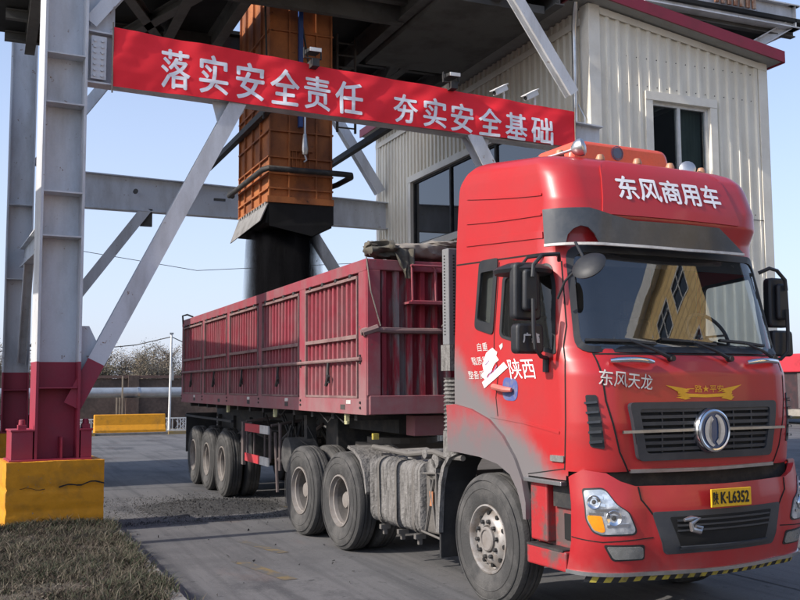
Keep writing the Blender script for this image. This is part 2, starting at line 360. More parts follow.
def surf(fn,s,z,off=0.):
    p=fn(s,z)
    if not off: return p
    e=.01
    a=fn(s+e,z);b=fn(s-e,z);c=fn(s,z+e);d=fn(s,z-e)
    u=[a[i]-b[i] for i in range(3)];v=[c[i]-d[i] for i in range(3)]
    n=[u[1]*v[2]-u[2]*v[1],u[2]*v[0]-u[0]*v[2],u[0]*v[1]-u[1]*v[0]]
    l=math.sqrt(sum(k*k for k in n)) or 1
    return tuple(p[i]+n[i]/l*off for i in range(3))


# ------------------------------------------------------------------ curved-skin helpers
def rounded(poly, r=.05, n=5, sub=1):
    out = []; N = len(poly)
    for i in range(N):
        p0 = Vector(poly[i-1]); p = Vector(poly[i]); p1 = Vector(poly[(i+1) % N])
        rr = r[i] if isinstance(r, (list, tuple)) else r
        a = p+(p0-p).normalized()*min(rr, (p0-p).length*.48); b = p+(p1-p).normalized()*min(rr, (p1-p).length*.48)
        for k in range(n+1):
            t = k/n; q = a*(1-t)**2+p*2*t*(1-t)+b*t*t; out.append((q.x, q.y))
    if sub > 1:
        o2 = []; N = len(out)
        for i in range(N):
            a = out[i]; b = out[(i+1) % N]
            for k in range(sub): o2.append((a[0]+(b[0]-a[0])*k/sub, a[1]+(b[1]-a[1])*k/sub))
        out = o2
    return out
def spatch_geo(fn, poly, off, thick, cut=.07, hole=None):
    bm = bmesh.new(); vs = [bm.verts.new((p[0], p[1], 0)) for p in poly]; f = bm.faces.new(vs)
    bmesh.ops.triangulate(bm, faces=[f])
    for ax in (0, 1):
        lo = min(p[ax] for p in poly); hi = max(p[ax] for p in poly); k = lo+cut; no = Vector((1, 0, 0)) if ax == 0 else Vector((0, 1, 0))
        while k < hi-1e-4:
            bmesh.ops.bisect_plane(bm, geom=bm.verts[:]+bm.edges[:]+bm.faces[:], plane_co=no*k, plane_no=no, dist=1e-5); k += cut
    bmesh.ops.remove_doubles(bm, verts=bm.verts, dist=1e-5)
    bm.verts.index_update(); n = len(bm.verts)
    V = [surf(fn, v.co.x, v.co.y, off) for v in bm.verts]; F = [tuple(v.index for v in q.verts) for q in bm.faces]
    if thick:
        V += [surf(fn, v.co.x, v.co.y, off-thick) for v in bm.verts]; F2 = [tuple(i+n for i in q)[::-1] for q in F]
        for e in bm.edges:
            if e.is_boundary: a, b = e.verts[0].index, e.verts[1].index; F2.append((a, b, b+n, a+n))
        F = F+F2
    bm.free(); return V, F
def spatch(fn, poly, off, thick, name, m, parent, cut=.07, smooth=True, bevel=0.):
    V, F = spatch_geo(fn, poly, off, thick, cut)
    return MB().add(V, F).build(name, m, parent, smooth=smooth, bevel=bevel, ang=50)
def sring(fn, outer, inner, off, thick, name=None, m=None, parent=None, mb=None, sub=4):
    o = rounded(outer[0], outer[1], 5, sub); i = rounded(inner[0], inner[1], 5, sub); n = len(o)
    V = [surf(fn, *p, off) for p in o]+[surf(fn, *p, off) for p in i]+[surf(fn, *p, off-thick) for p in o]+[surf(fn, *p, off-thick) for p in i]
    F = []
    for k in range(n):
        j = (k+1) % n
        F += [(k, j, n+j, n+k), (2*n+k, 3*n+k, 3*n+j, 2*n+j), (k, 2*n+k, 2*n+j, j), (n+k, n+j, 3*n+j, 3*n+k)]
    if mb is not None: mb.add(V, F); return
    return MB().add(V, F).build(name, m, parent, smooth=True)
def sline(fn, pts, off, w, mb, h=.004):
    """a thin strip that follows the skin through (s,z) points"""
    P = []
    for (a, b) in zip(pts, pts[1:]):
        L = math.hypot(b[0]-a[0], b[1]-a[1]); n = max(1, int(L/.06))
        for k in range(n): P.append((a[0]+(b[0]-a[0])*k/n, a[1]+(b[1]-a[1])*k/n))
    P.append(pts[-1]); V = []; n = len(P)
    for i, p in enumerate(P):
        a = P[max(0, i-1)]; b = P[min(n-1, i+1)]; dx, dy = b[0]-a[0], b[1]-a[1]; l = math.hypot(dx, dy) or 1; nx, ny = -dy/l*w/2, dx/l*w/2
        V += [surf(fn, p[0]+nx, p[1]+ny, off), surf(fn, p[0]-nx, p[1]-ny, off), surf(fn, p[0]-nx, p[1]-ny, off-h), surf(fn, p[0]+nx, p[1]+ny, off-h)]
    F = []
    for i in range(n-1):
        a, b = 4*i, 4*i+4
        F += [(a, b, b+1, a+1), (a+1, b+1, b+2, a+2), (a+2, b+2, b+3, a+3), (a+3, b+3, b, a)]
    mb.add(V, F)
def inpoly(p, poly):
    x, y = p; c = False; j = len(poly)-1
    for i in range(len(poly)):
        xi, yi = poly[i]; xj, yj = poly[j]
        if (yi > y) != (yj > y) and x < (xj-xi)*(y-yi)/(yj-yi)+xi: c = not c
        j = i
    return c
def mir(poly): return [(-p[0], p[1]) for p in poly][::-1]
def sy(fn, y, z, side=-1):
    """s of the side point at depth y"""
    lo, hi = .3, 4.
    for _ in range(40):
        m = (lo+hi)/2
        if fn(m, z)[1] < y: lo = m
        else: hi = m
    return side*lo

# ================================================================== RED TRACTOR TRUCK
TH, PIV = .065, 5.3
def toW(x, y, z=0):
    y -= PIV; return (math.cos(TH)*x-math.sin(TH)*y, math.sin(TH)*x+math.cos(TH)*y+PIV, z)
TR = empty('tractor_truck', toW(0, 0, 0), 'red high-roof semi truck with yellow number plate and dusty lower cab side', 'truck', rz=TH)

WS = rounded([(-1.12, 2.3), (1.12, 2.3), (1.05, 3.16), (-1.05, 3.16)], .12, 6)
DWin = [(sy(cab0, 1.20, 2.99), 2.985), (sy(cab0, 1.245, 2.46), 2.46), (sy(cab0, .42, 2.28), 2.285), (-1.30, 2.6), (-1.245, 2.85), (-1.25, 3.03)]
QWin = [(sy(cab0, 1.62, 3.17), 3.165), (sy(cab0, 1.69, 2.56), 2.565), (sy(cab0, 1.38, 2.49), 2.495), (sy(cab0, 1.31, 3.17), 3.165)]
DW = rounded(DWin, .05, 4); QW = rounded(QWin, .05, 4)
def zmin(y):
    return lerp_tab([(.0, 1.31), (.3, 1.31), (.34, 1.235), (.86, 1.235), (.9, .95), (.99, 1.1), (1.1, 1.22), (1.3, 1.3), (1.6, 1.345), (1.9, 1.36), (2.3, 1.37)], y)
def cab_shell():
    V = []; F = []; nz = 150; cols = []
    zs = [1.2+(3.97-1.2)*k/nz for k in range(nz+1)]+[3.985, 4.0]
    NF, NS = 130, 90
    for z in zs:
        w = lerp_tab(CAB_W, z); f = lerp_tab(CAB_F, z); rx, ry = cab_r(z); A = w-rx; L = PI/2*math.sqrt((rx**2+ry**2)/2); e = A+L; yc = f+.04+ry
        row = []
        rear = 2.08 if z < 3.4 else 2.08-.1*(z-3.4)
        if z > 3.8: rear -= .25*((z-3.8)/.2)**2
        for k in range(NS): row.append(-(e+(rear-yc)*(1-k/NS)))
        for k in range(NF+1): row.append(-e+2*e*k/NF)
        for k in range(1, NS+1): row.append(e+(rear-yc)*k/NS)
        cols.append(row)
    m = len(cols[0])
    for z, row in zip(zs, cols):
        for s in row: V.append(surf(cab0, s, z))
    DWm, QWm = mir(DW), mir(QW)
    for i in range(len(zs)-1):
        for k in range(m-1):
            s = (cols[i][k]+cols[i][k+1])/2; z = (zs[i]+zs[i+1])/2; y = cab0(s, z)[1]
            if z < zmin(y) or inpoly((s, z), WS) or inpoly((s, z), DW) or inpoly((s, z), QW) or inpoly((s, z), DWm) or inpoly((s, z), QWm): continue
            a = i*m+k; F.append((a, a+1, a+m+1, a+m))
        a = i*m; 
        if zs[i] > 1.36: F.append((a, a+m, a+2*m-1, a+m-1))       # rear wall
    # crowned roof lid
    top = [(V[(len(zs)-1)*m+k]) for k in range(m)]; prev = [(len(zs)-1)*m+k for k in range(m)]
    cx, cy = 0, 1.35
    for q, (sc, up) in enumerate(((.93, .018), (.8, .035), (.5, .045), (.0, .05))):
        cur = []
        for p in top: cur.append(len(V)); V.append((cx+(p[0]-cx)*sc, cy+(p[1]-cy)*sc, p[2]+up))
        for k in range(m): F.append((prev[k], prev[(k+1) % m], cur[(k+1) % m], cur[k]))
        prev = cur
    return MB().add(V, F).build('cab_body', cab_red, TR, smooth=True, recalc=False, ang=35)
cab = cab_shell()
spatch(cab0, rounded([(-.80, 3.46), (.80, 3.46), (.70, 3.9), (.62, 3.96), (-.62, 3.96), (-.70, 3.9)], .04), .014, .02, 'roof_front_panel', cab_red, cab, bevel=.004)
# fender over the front wheel, proud of the cab side
for sd_ in (-1, 1):
    low = [(2.2, 1.375), (1.9, 1.365), (1.6, 1.35), (1.3, 1.305), (1.1, 1.225), (.99, 1.105), (.93, .98), (.9, .86)]
    upr = [(.86, .86), (.86, 1.0), (.92, 1.2), (1.03, 1.38), (1.2, 1.56), (1.43, 1.70), (1.75, 1.79), (2.05, 1.83), (2.2, 1.82)]
    P = [(sy(cab0, y, max(z, 1.25), sd_), z) for y, z in low+upr]
    if sd_ > 0: P = P[::-1]
    spatch(cab0, P, .03, .06, 'wheel_arch_fender', fender_red, cab, bevel=.008)
    # folded crease line of the door
    P = [(sy(cab0, y, z, sd_), z) for y, z in [(2.05, 2.12), (1.75, 1.98), (1.5, 1.86), (1.42, 1.76), (.9, 1.70), (.34, 1.62), (.34, 1.60), (.9, 1.655), (1.4, 1.70)]]
    if sd_ > 0: P = P[::-1]
# pressed ribs in the roof side
for sd_ in (-1, 1):
    for (z0, z1, h) in ((3.76, 3.66, .022), (3.58, 3.49, .022), (3.42, 3.33, .06)):
        P = [(sy(cab0, 1.88, z0, sd_), z0), (sy(cab0, 1.88, z0-h, sd_), z0-h), (sy(cab0, .62, z1-h, sd_), z1-h), (sy(cab0, .62, z1, sd_), z1)]
        if sd_ > 0: P = P[::-1]
        spatch(cab0, rounded(P, .008, 3), .012, .02, 'pressed_rib', cab_red, cab, bevel=.004)
# seams
sm = MB()
def side(pts, sd_=-1): return [(sy(cab0, y, z, sd_), z) for y, z in pts]
for sd_ in (-1, 1):
    sline(cab0, side([(.34, 1.32), (.30, 1.7), (.30, 2.1), (.36, 2.5), (.47, 3.06)], sd_), .003, .012, sm)
    sline(cab0, side([(2.07, 3.2), (.5, 3.13)], sd_), .003, .014, sm)
    sline(cab0, side([(1.29, 3.14), (1.36, 2.45), (1.33, 1.9), (1.3, 1.72)], sd_), .003, .010, sm)
    sline(cab0, [(sd_*1.03, 2.27), (sd_*.995, 1.88), (sd_*.89, 1.47), (sd_*.81, 1.31)], .003, .014, sm)
    sline(cab0, side([(.86, 1.25), (.34, 1.33)], sd_), .003, .008, sm)
sline(cab0, [(-1.03, 2.262), (1.03, 2.262)], .003, .012, sm)
sm.build('panel_seams', dark_hole, cab)
cr = MB()
for sd_ in (-1, 1): sline(cab0, side([(1.43, 1.73), (.9, 1.69), (.37, 1.62)], sd_), .006, .022, cr, .012)
cr.build('door_crease', cab_red, cab, smooth=True)

# glazing
spatch(cab0, WS, .002, 0, 'windscreen', glass_ws, TR, cut=.05)
sring(cab0, ([(-1.155, 2.27), (1.155, 2.27), (1.085, 3.195), (-1.085, 3.195)], .14), ([(-1.10, 2.325), (1.10, 2.325), (1.03, 3.13), (-1.03, 3.13)], .11), .012, .03, 'windscreen_seal', black_pl, TR, sub=6)
spatch(cab0, rounded([(-1.04, 3.02), (1.04, 3.02), (1.04, 3.15), (-1.04, 3.15)], .02), -.008, .004, 'sun_band', dark_hole, TR)
for sd_ in (-1, 1):
    D = DWin if sd_ < 0 else mir(DWin); Q = QWin if sd_ < 0 else mir(QWin)
    spatch(cab0, rounded(D, .05, 4), -.002, 0, 'door_window', glass_side, TR)
    def grow(P, g):
        c = Vector((sum(p[0] for p in P)/len(P), sum(p[1] for p in P)/len(P)))
        return [tuple(Vector(p)+(Vector(p)-c).normalized()*g) for p in P]
    sring(cab0, (grow(D, .03), .06), (grow(D, -.014), .045), .008, .03, 'door_window_frame', black_pl, TR, sub=4)
    spatch(cab0, rounded(Q, .05, 4), .0, 0, 'quarter_window', glass_side, TR)
    # the quarter glass has a broad black border towards the door
    i2 = [(Q[0][0]*1+(.02 if sd_ < 0 else 0), Q[0][1]), ]
    qi = [tuple(Vector(p)+(Vector((sum(a[0] for a in Q)/4-sd_*-.045, sum(a[1] for a in Q)/4-.03))-Vector(p))*.26) for p in Q]
    sring(cab0, (grow(Q, .025), .06), (qi, .03), .012, .03, 'quarter_window_frame', black_pl, TR, sub=4)

# front panel kit
def rq(a, b, c, d, r): return rounded([a, b, c, d], r, 5)
G = spatch(cab0, rq((-.84, 1.40), (.84, 1.40), (.84, 1.40), (.84, 1.40), .0) if False else rounded([(-.735, 1.395), (.735, 1.395), (.815, 1.86), (-.815, 1.86)], .05), .012, .02, 'grille', dark_hole, TR)
sring(cab0, ([(-.735, 1.395), (.735, 1.395), (.82, 1.865), (-.82, 1.865)], .05), ([(-.665, 1.455), (.665, 1.455), (.73, 1.81), (-.73, 1.81)], .04), .045, .05, 'grille_frame', grille_mat, G)
sl = MB()
for k in range(7):
    z = 1.472+k*.052
    V, F = spatch_geo(cab0, [(-.715, z), (.715, z), (.715, z+.026), (-.715, z+.026)], .034, .02, .09); sl.add(V, F)
for x in (-.5, -.28, .28, .5):
    V, F = spatch_geo(cab0, [(x-.006, 1.46), (x+.006, 1.46), (x+.006, 1.8), (x-.006, 1.8)], .028, .012, .1); sl.add(V, F)
sl.build('grille_slat', grille_mat, G, smooth=True)
st = MB()
for sd_ in (-1, 1): sline(cab0, [(sd_*.15, 1.638), (sd_*.6, 1.636), (sd_*.89, 1.634)], .058, .022, st, .02)
st.build('grille_strip', dull_chrome, G)
# round emblem: two swallow wings in a ring
E_ = MB(); cz = 1.625; ey = cab0(0, 1.62)[1]-.075
E_.lathe([(0, .0), (0, .175), (.03, .19), (.07, .19)], (0, ey, cz), 'Y', 40)
em = E_.build('emblem', chrome, G, smooth=True)
MB().lathe([(-.006, 0), (-.006, .15), (0, .152)], (0, ey, cz), 'Y', 40).build('emblem_disc', logo_blue, em)
sw_ = MB()
for q in (1, -1):
    out_ = []; inn = []
    for k in range(15):
        t = math.radians(-72+150*k/14); out_.append((.112*math.cos(t), .132*math.sin(t)+.004))
    for k in range(15):
        t = math.radians(66-128*k/14); inn.append((-.045+.115*math.cos(t), .012+.118*math.sin(t)))
    poly = [(q*p[0], cz+q*p[1]) for p in out_+inn]
    bm = bmesh.new(); f = bm.faces.new([bm.verts.new((p[0], 0, p[1])) for p in poly]); bmesh.ops.triangulate(bm, faces=[f]); bm.verts.index_update()
    sw_.add([(v.co.x, ey-.014, v.co.z) for v in bm.verts], [tuple(v.index for v in f.verts) for f in bm.faces]); bm.free()
sw_.build('emblem_wings', mat('emblem_silver', (.62, .65, .68), .35, .5), em, recalc=False)
MB().lathe([(-.016, .15), (-.02, .162), (-.012, .176), (0, .176)], (0, ey, cz), 'Y', 48).build('emblem_ring', chrome, em, smooth=True)
s1 = MB(); sline(cab0, [(-.8, 1.315), (0, 1.305), (.8, 1.315)], .02, .028, s1, .02); s1.build('lower_panel_trim', dull_chrome, TR)
for sd_ in (-1, 1):
    hb = MB(); pts = [surf(cab0, sd_*(.93-.4*k/8), 2.195-.01*(k/8), .03+.035*math.sin(PI*k/8)) for k in range(9)]
    hb.tube(pts, [.018]+[.024]*7+[.018], 10); hb.build('grab_handle', chrome, TR, smooth=True)
    vp = rounded([(sd_*1.155, 1.93), (sd_*1.125, 1.515), (sd_*1.01, 1.495), (sd_*1.065, 1.93)], .02)
    V = spatch(cab0, vp if sd_ > 0 else vp[::-1], .008, .02, 'corner_vent', black_pl, TR)
    vs_ = MB()
    for k in range(5):
        z = 1.56+k*.078; s0 = 1.03+(z-1.5)*.1
        a, b = (sd_*s0, z), (sd_*(s0+.095), z-.008)
        sline(cab0, [a, b], .035, .018, vs_, .03)
    vs_.build('vent_blade', grille_mat, V)
    ml = MB(); P = rounded([(sy(cab0, .50, 1.4, sd_), 1.385), (sy(cab0, .50, 1.4, sd_), 1.435), (sy(cab0, .33, 1.4, sd_), 1.435), (sy(cab0, .33, 1.4, sd_), 1.385)], .012)
    spatch(cab0, P, .02, .02, 'side_marker_lamp', lens_fog, TR)
# visor with its bright lower edge
def vis0(s, z):
    x, y = outline(s, 1.28, .5, .42, .17+(3.46-z)*-.12+(3.46-z)*.05, .07)
    return (x, y, z)
P = [(-1.27, 3.2), (-1.13, 3.2), (-1.11, 3.27), (-1.06, 3.32), (-1.0, 3.345), (-.94, 3.33), (-.89, 3.28), (-.85, 3.2), (.0, 3.185), (.85, 3.2), (1.27, 3.2), (1.27, 3.46), (1.05, 3.455), (.5, 3.43), (.3, 3.445), (-.3, 3.445), (-.5, 3.43), (-.85, 3.47), (-1.05, 3.475), (-1.27, 3.475)]
P = [(-1.36, 3.2), (-1.16, 3.2), (-1.14, 3.27), (-1.09, 3.32), (-1.03, 3.345), (-.97, 3.33), (-.92, 3.28), (-.88, 3.2), (.0, 3.185), (.74, 3.195), (.42, 3.405), (-.55, 3.405), (-.72, 3.44), (-.95, 3.50), (-1.36, 3.50)]
vi = spatch(vis0, P, .0, .018, 'sun_visor', visor_mat, TR, cut=.06)
s1 = MB(); sline(vis0, [(-1.36, 3.19), (-.85, 3.19), (0, 3.175), (.74, 3.185)], .008, .022, s1, .026); s1.build('visor_edge', refl_white, vi)
br = MB()
for x in (-1.2, -.55, .0, .45): br.bar(surf(cab0, x, 3.33, -.01), surf(vis0, x, 3.33, -.02), .04, .03)
br.build('visor_bracket', black_pl, vi)
# lettering
def on_cab(s0, z0, off): return lambda u, v: surf(cab0, s0+u, z0+v, off)
lettering('roof_lettering', '东风商用车', .275, on_cab(.0, 3.71, .02), white_letters, TR, .006, .08, (.885, .82))
lettering('front_lettering', '东风天龙', .17, lambda u, v: surf(cab0, -.80+u+v*.12, 2.05+v-.02*u/.2, .008), refl_white, TR, .001, .08, (.72, .8))
lettering('door_lettering', '陕西', .27, lambda u, v: surf(cab0, sy(cab0, .90, 2.15)+u, 2.155+v, .005), white_letters, TR, -.002, .1, (.78, .72))
for k, (t, y, z) in enumerate((('自重', 1.56, 2.37), ('载质量', 1.60, 2.24), ('整备质', 1.66, 2.11))):
    lettering('small_door_lettering', t, .10, lambda u, v, y=y, z=z: surf(cab0, sy(cab0, y, z)+u, z+v, .004), refl_white, TR, .0, .1, (1.0, .85))
# white sticker
stk = spatch(cab0, [(sy(cab0, y, z), z) for y, z in [(1.575, 2.10), (1.53, 2.14), (1.55, 2.20), (1.52, 2.26), (1.49, 2.31), (1.44, 2.335), (1.38, 2.355), (1.34, 2.33), (1.30, 2.315), (1.315, 2.28), (1.27, 2.24), (1.33, 2.215), (1.36, 2.19), (1.40, 2.14), (1.46, 2.11), (1.50, 2.06)]], .005, .002, 'white_sticker', white_paint, TR, cut=.2)
spatch(cab0, [(sy(cab0, y, z), z) for y, z in [(1.52, 1.985), (1.56, 2.04), (1.40, 2.115), (1.185, 2.22), (1.12, 2.17), (1.30, 2.085)]], .0065, .002, 'sticker_band', white_paint, stk, cut=.2)
spatch(cab0, [(sy(cab0, y, z), z) for y, z in [(1.27, 2.37), (1.24, 2.33), (1.21, 2.36), (1.215, 2.395)]], .005, .002, 'sticker_fleck', refl_white, stk, cut=.2)
q_ = MB(); sline(cab0, [(sy(cab0, 1.46, 2.08), 2.08), (sy(cab0, 1.38, 2.15), 2.15), (sy(cab0, 1.36, 2.13), 2.13), (sy(cab0, 1.30, 2.19), 2.19)], .008, .008, q_, .001); sline(cab0, [(sy(cab0, 1.50, 2.20), 2.20), (sy(cab0, 1.43, 2.24), 2.24)], .008, .006, q_, .001); q_.build('sticker_stroke', mat('mauve_stroke', (.35, .2, .4), .6), stk)

# winged decal
wg = MB()
def fillpoly(mb, poly, fn):
    bm = bmesh.new(); f = bm.faces.new([bm.verts.new((p[0], p[1], 0)) for p in poly]); bmesh.ops.triangulate(bm, faces=[f]); bm.verts.index_update()
    mb.add([fn(v.co.x, v.co.y) for v in bm.verts], [tuple(v.index for v in f.verts) for f in bm.faces]); bm.free()
for sd_ in (-1, 1):
    for k in range(6):
        a0 = (.17+.012*k, 1.965-.016*k); a1 = (.43-.042*k, 2.005-.018*k)
        fillpoly(wg, [(sd_*a0[0], a0[1]), (sd_*(a0[0]+.1), a0[1]+.018), (sd_*a1[0], a1[1]), (sd_*(a1[0]-.05), a1[1]-.022), (sd_*(a0[0]+.06), a0[1]-.012)], lambda u, v: surf(cab0, u, v, .006))
    fillpoly(wg, [(sd_*.0, 1.925), (sd_*.26, 1.935), (sd_*.22, 1.905), (0, 1.90)], lambda u, v: surf(cab0, u, v, .0065))
wg.build('wing_decal', gold, TR, recalc=False)
lettering('decal_lettering', '一路★平安', .085, on_cab(0, 1.972, .007), gold, TR, .0, .1, (1, .8))
# door handle in its cup
hc = spatch(cab0, rounded([(sy(cab0, 1.20, 2.0), 2.09), (sy(cab0, 1.22, 1.9), 1.88), (sy(cab0, .98, 1.9), 1.87), (sy(cab0, .96, 2.0), 2.06)], .08), .004, .004, 'handle_cup', blue_decal, TR)
hm = MB(); hm.tube([(-1.27, 1.33, 2.005), (-1.295, 1.29, 2.0), (-1.30, 1.1, 1.975), (-1.27, 1.03, 1.97)], [.02, .028, .028, .02], 8); hm.build('door_handle', mat('salmon_handle', (.55, .16, .13), .5), hc, smooth=True)

# roof kit
ac = MB(); n = 24
prof = rounded([(-.62, 4.05), (.62, 4.05), (.56, 4.30), (-.56, 4.30)], .09, 5)
ac.prism(prof, .98, 1.6, 'Y'); ac.build('roof_air_conditioner', orange_red, TR, smooth=True, bevel=.04)
bd = MB(); bd.lathe([(-.004, 0), (-.004, .055)], (-.06, .976, 4.21), 'Y', 20); bd.lathe([(-.004, .062), (-.004, .07), (0, .07), (0, .062)], (-.06, .976, 4.21), 'Y', 20); bd.build('unit_badge', logo_blue, TR)
ml = None
for x in (-.84, -.4, .02, .44, .86):
    q = MB().lathe([(0, .042), (.022, .042), (.055, .028), (.062, 0)], (0, 0, 0), 'Z', 16)
    if ml is None: ml = q.build('roof_marker_lamp', mat('amber_marker', (.42, .22, .12), .4), TR, smooth=True, loc=(x, .84-.05*(1-abs(x)), 4.07))
    else: copy_part(ml, TR, (x, .84-.05*(1-abs(x)), 4.07))
for (a, b, nm) in (((-1.02, .92, 4.03), (-.72, .62, 4.13), 0), ((.78, 1.0, 4.06), (.66, .8, 4.10), 1)):
    A_ = Vector(a); B_ = Vector(b); h = MB(); d = (B_-A_)
    h.tube([A_, A_+d*.75], .014, 8); h.tube([A_-d*.06, A_+d*.06], .035, 10)
    pr = [A_+d*t for t in (.72, .8, .88, .95, 1.0, 1.02)]; h.tube(pr, [.03, .065, .08, .08, .06, .01], 14); h.build('air_horn', dull_chrome, TR, smooth=True)

# mirrors
def mirror_set(sd_):
    x = sd_*1.46; y = .50
    h = MB(); pr = rounded([(x-.135, 2.55), (x+.135, 2.55), (x+.125, 3.03), (x-.125, 3.03)], .05, 5); h.prism(pr, y-.03, y+.06, 'Y')
    p2 = rounded([(x-.075, 2.62), (x+.075, 2.62), (x+.065, 2.97), (x-.065, 2.97)], .04, 5); h.prism(p2, y-.085, y-.03, 'Y')
    hs = h.build('mirror', black_pl, TR, smooth=True, bevel=.02)
    MB().prism(rounded([(x-.115, 2.58), (x+.115, 2.58), (x+.11, 3.0), (x-.11, 3.0)], .04, 5), y+.061, y+.066, 'Y').build('mirror_glass', chrome, hs)
    h = MB(); pr = rounded([(x-.135, 2.27), (x+.135, 2.27), (x+.13, 2.52), (x-.13, 2.52)], .045, 5); h.prism(pr, y-.06, y+.05, 'Y')
    h2 = h.build('wide_angle_mirror', black_pl, TR, smooth=True, bevel=.02)
    MB().prism(rounded([(x-.11, 2.3), (x+.11, 2.3), (x+.11, 2.49), (x-.11, 2.49)], .04, 5), y+.051, y+.056, 'Y').build('mirror_glass', chrome, h2)
    if sd_ < 0: lettering('mirror_sticker', '广鑫', .085, lambda u, v: (x+u, y-.068, 2.40+v), refl_white, h2, .004, None, (1, 1))
    t = MB(); ym = y-.11
    t.tube([(sd_*1.16, .44, 3.06), (sd_*1.22, .36, 3.10), (sd_*1.36, y-.10, 3.09), (sd_*1.455, ym, 3.0), (sd_*1.465, ym+.0, 2.9)], .018, 8)
    t.tube([(sd_*1.465, ym, 2.72), (sd_*1.465, ym, 2.45), (sd_*1.45, ym, 2.31), (sd_*1.38, ym+.02, 2.245), (sd_*1.26, .50, 2.235), (sd_*1.245, .52, 2.17)], .018, 8)
    t.tube([(sd_*1.245, .53, 2.24), (sd_*1.25, .53, 2.12)], .03, 8)
    t.build('mirror_arm', black_pl, TR, smooth=True)
for sd_ in (-1, 1): mirror_set(sd_)
c = MB(); c.lathe([(-.02, .0), (-.02, .16), (-.01, .24), (.02, .255), (.05, .22), (.08, .14), (.09, 0)], (0, 0, 0), 'Z', 24)
cm = c.build('kerb_mirror', black_pl, TR, smooth=True, loc=(-1.38, .66, 2.96))
c = MB(); c.tube([(-1.36, .74, 3.02), (-1.33, .66, 3.1), (-1.2, .62, 3.12)], .014, 8); c.build('kerb_mirror_arm', black_pl, TR, smooth=True)
c = MB(); c.lathe([(0, 0), (0, .135), (-.015, .145), (-.04, .12), (-.055, .06), (-.06, 0)], (0, 0, 0), 'Y', 28)
fm = c.build('front_mirror', black_pl, TR, smooth=True, loc=(-1.2, -.02, 2.95)); _M = scene.camera.matrix_world; _n = Vector((-.67, -.28, .62)).normalized()          # the dome looks up, forward and out
fm.rotation_euler = (-_n).to_track_quat('Y', 'Z').to_euler()
c = MB(); c.tube([(-1.2, 0.04, 2.97), (-1.16, .12, 3.06), (-1.12, .26, 3.19)], .013, 8); c.tube([(-1.17, .06, 3.02), (-1.25, .24, 2.86), (-1.27, .32, 2.72)], .011, 8); c.build('front_mirror_arm', black_pl, TR, smooth=True)

# wipers
def wiper(sb, tip, blade):
    w = MB(); a = surf(cab0, *sb, .03); b = surf(cab0, *tip, .05)
    w.tube([a, tuple((a[i]*.5+b[i]*.5)+(-.03 if i == 1 else 0) for i in range(3)), b], [.02, .014, .009], 8)
    w.lathe([(-.03, .0), (-.03, .024), (.03, .028)], a, 'Y', 12)
    sline(cab0, blade, .04, .02, w, .03); w.build('wiper', black_pl, TR, smooth=True)
wiper((-.33, 2.215), (-.68, 2.36), [(-1.06, 2.372), (-.7, 2.365), (-.42, 2.345)])
wiper((.33, 2.215), (-.02, 2.36), [(-.36, 2.385), (-.05, 2.37), (.25, 2.345)])
wiper((.90, 2.225), (.60, 2.36), [(.30, 2.385), (.6, 2.37), (.86, 2.345)])

# cab interior
i_ = MB(); i_.box((-1.12, .62, 1.45), (1.12, 2.0, 1.5)); i_.build('cab_floor', interior, TR)
i_ = MB(); i_.prism([(.24, 1.7), (.26, 2.28), (.42, 2.36), (.62, 2.32), (.72, 2.1), (.7, 1.6)], -1.05, 1.05, 'X'); i_.build('dashboard', interior, TR, bevel=.02)
i_ = MB(); i_.box((-1.17, 1.96, 1.5), (1.17, 2.0, 3.5)); i_.box((-1.15, .7, 3.45), (1.15, 1.98, 3.5)); i_.build('cab_lining', interior, TR)
i_ = MB(); i_.box((-1.14, 1.27, 2.4), (-1.12, 1.9, 3.3)); i_.box((1.12, 1.24, 2.4), (1.14, 1.9, 3.3)); i_.build('bunk_curtain', interior, TR)
for x in (-.62, .62):
    s_ = MB(); s_.box((x-.26, .95, 1.55), (x+.26, 1.45, 1.98)); s_.hexa([(x-.25, 1.4, 1.95), (x+.25, 1.4, 1.95), (x+.25, 1.54, 1.95), (x-.25, 1.54, 1.95)], [(x-.22, 1.58, 2.68), (x+.22, 1.58, 2.68), (x+.22, 1.68, 2.68), (x-.22, 1.68, 2.68)]); s_.box((x-.13, 1.6, 2.7), (x+.13, 1.7, 2.88)); s_.build('cab_seat', interior, TR, bevel=.05)
s_ = MB(); ring = []
for k in range(28):
    a = 2*PI*k/28; ring.append((.66+.235*math.cos(a), .62+.235*math.sin(a)*.5, 2.47+.235*math.sin(a)*.86))
s_.tube(ring, .017, 8, closed=True)
for a in (PI, 0, -PI/2): s_.bar((.66, .64, 2.45), (.66+.225*math.cos(a), .62+.225*math.sin(a)*.5, 2.47+.225*math.sin(a)*.86), .03, .02)
s_.build('steering_wheel', black_pl, TR, smooth=True)

# bumper
BP = [(-1.42, .535), (-.6, .525), (0, .52), (.6, .525), (1.42, .535), (1.39, 1.27), (1.22, 1.335), (1.03, 1.31), (.93, 1.245), (.82, 1.205), (0, 1.195), (-.82, 1.205), (-.93, 1.245), (-1.03, 1.31), (-1.22, 1.335), (-1.39, 1.27)]
bu = spatch(bum0, BP, 0, .05, 'bumper', bumper_red, TR, cut=.06, bevel=.012)
s1 = MB()
for sd_ in (-1, 1): sline(bum0, [(sd_*.80, 1.2), (sd_*.79, 1.1), (sd_*.70, .98)], .004, .012, s1); sline(bum0, [(sd_*1.40, .80), (sd_*1.1, .775), (sd_*.70, .80)], .003, .008, s1)
s1.build('bumper_seams', dark_hole, bu)
s1 = MB(); sline(bum0, [(-1.42, .522), (-.6, .512), (0, .507), (.6, .512), (1.42, .522)], .012, .03, s1, .03); s1.build('bumper_lower_edge', dull_chrome, bu)
hz, hk = MB(), MB()
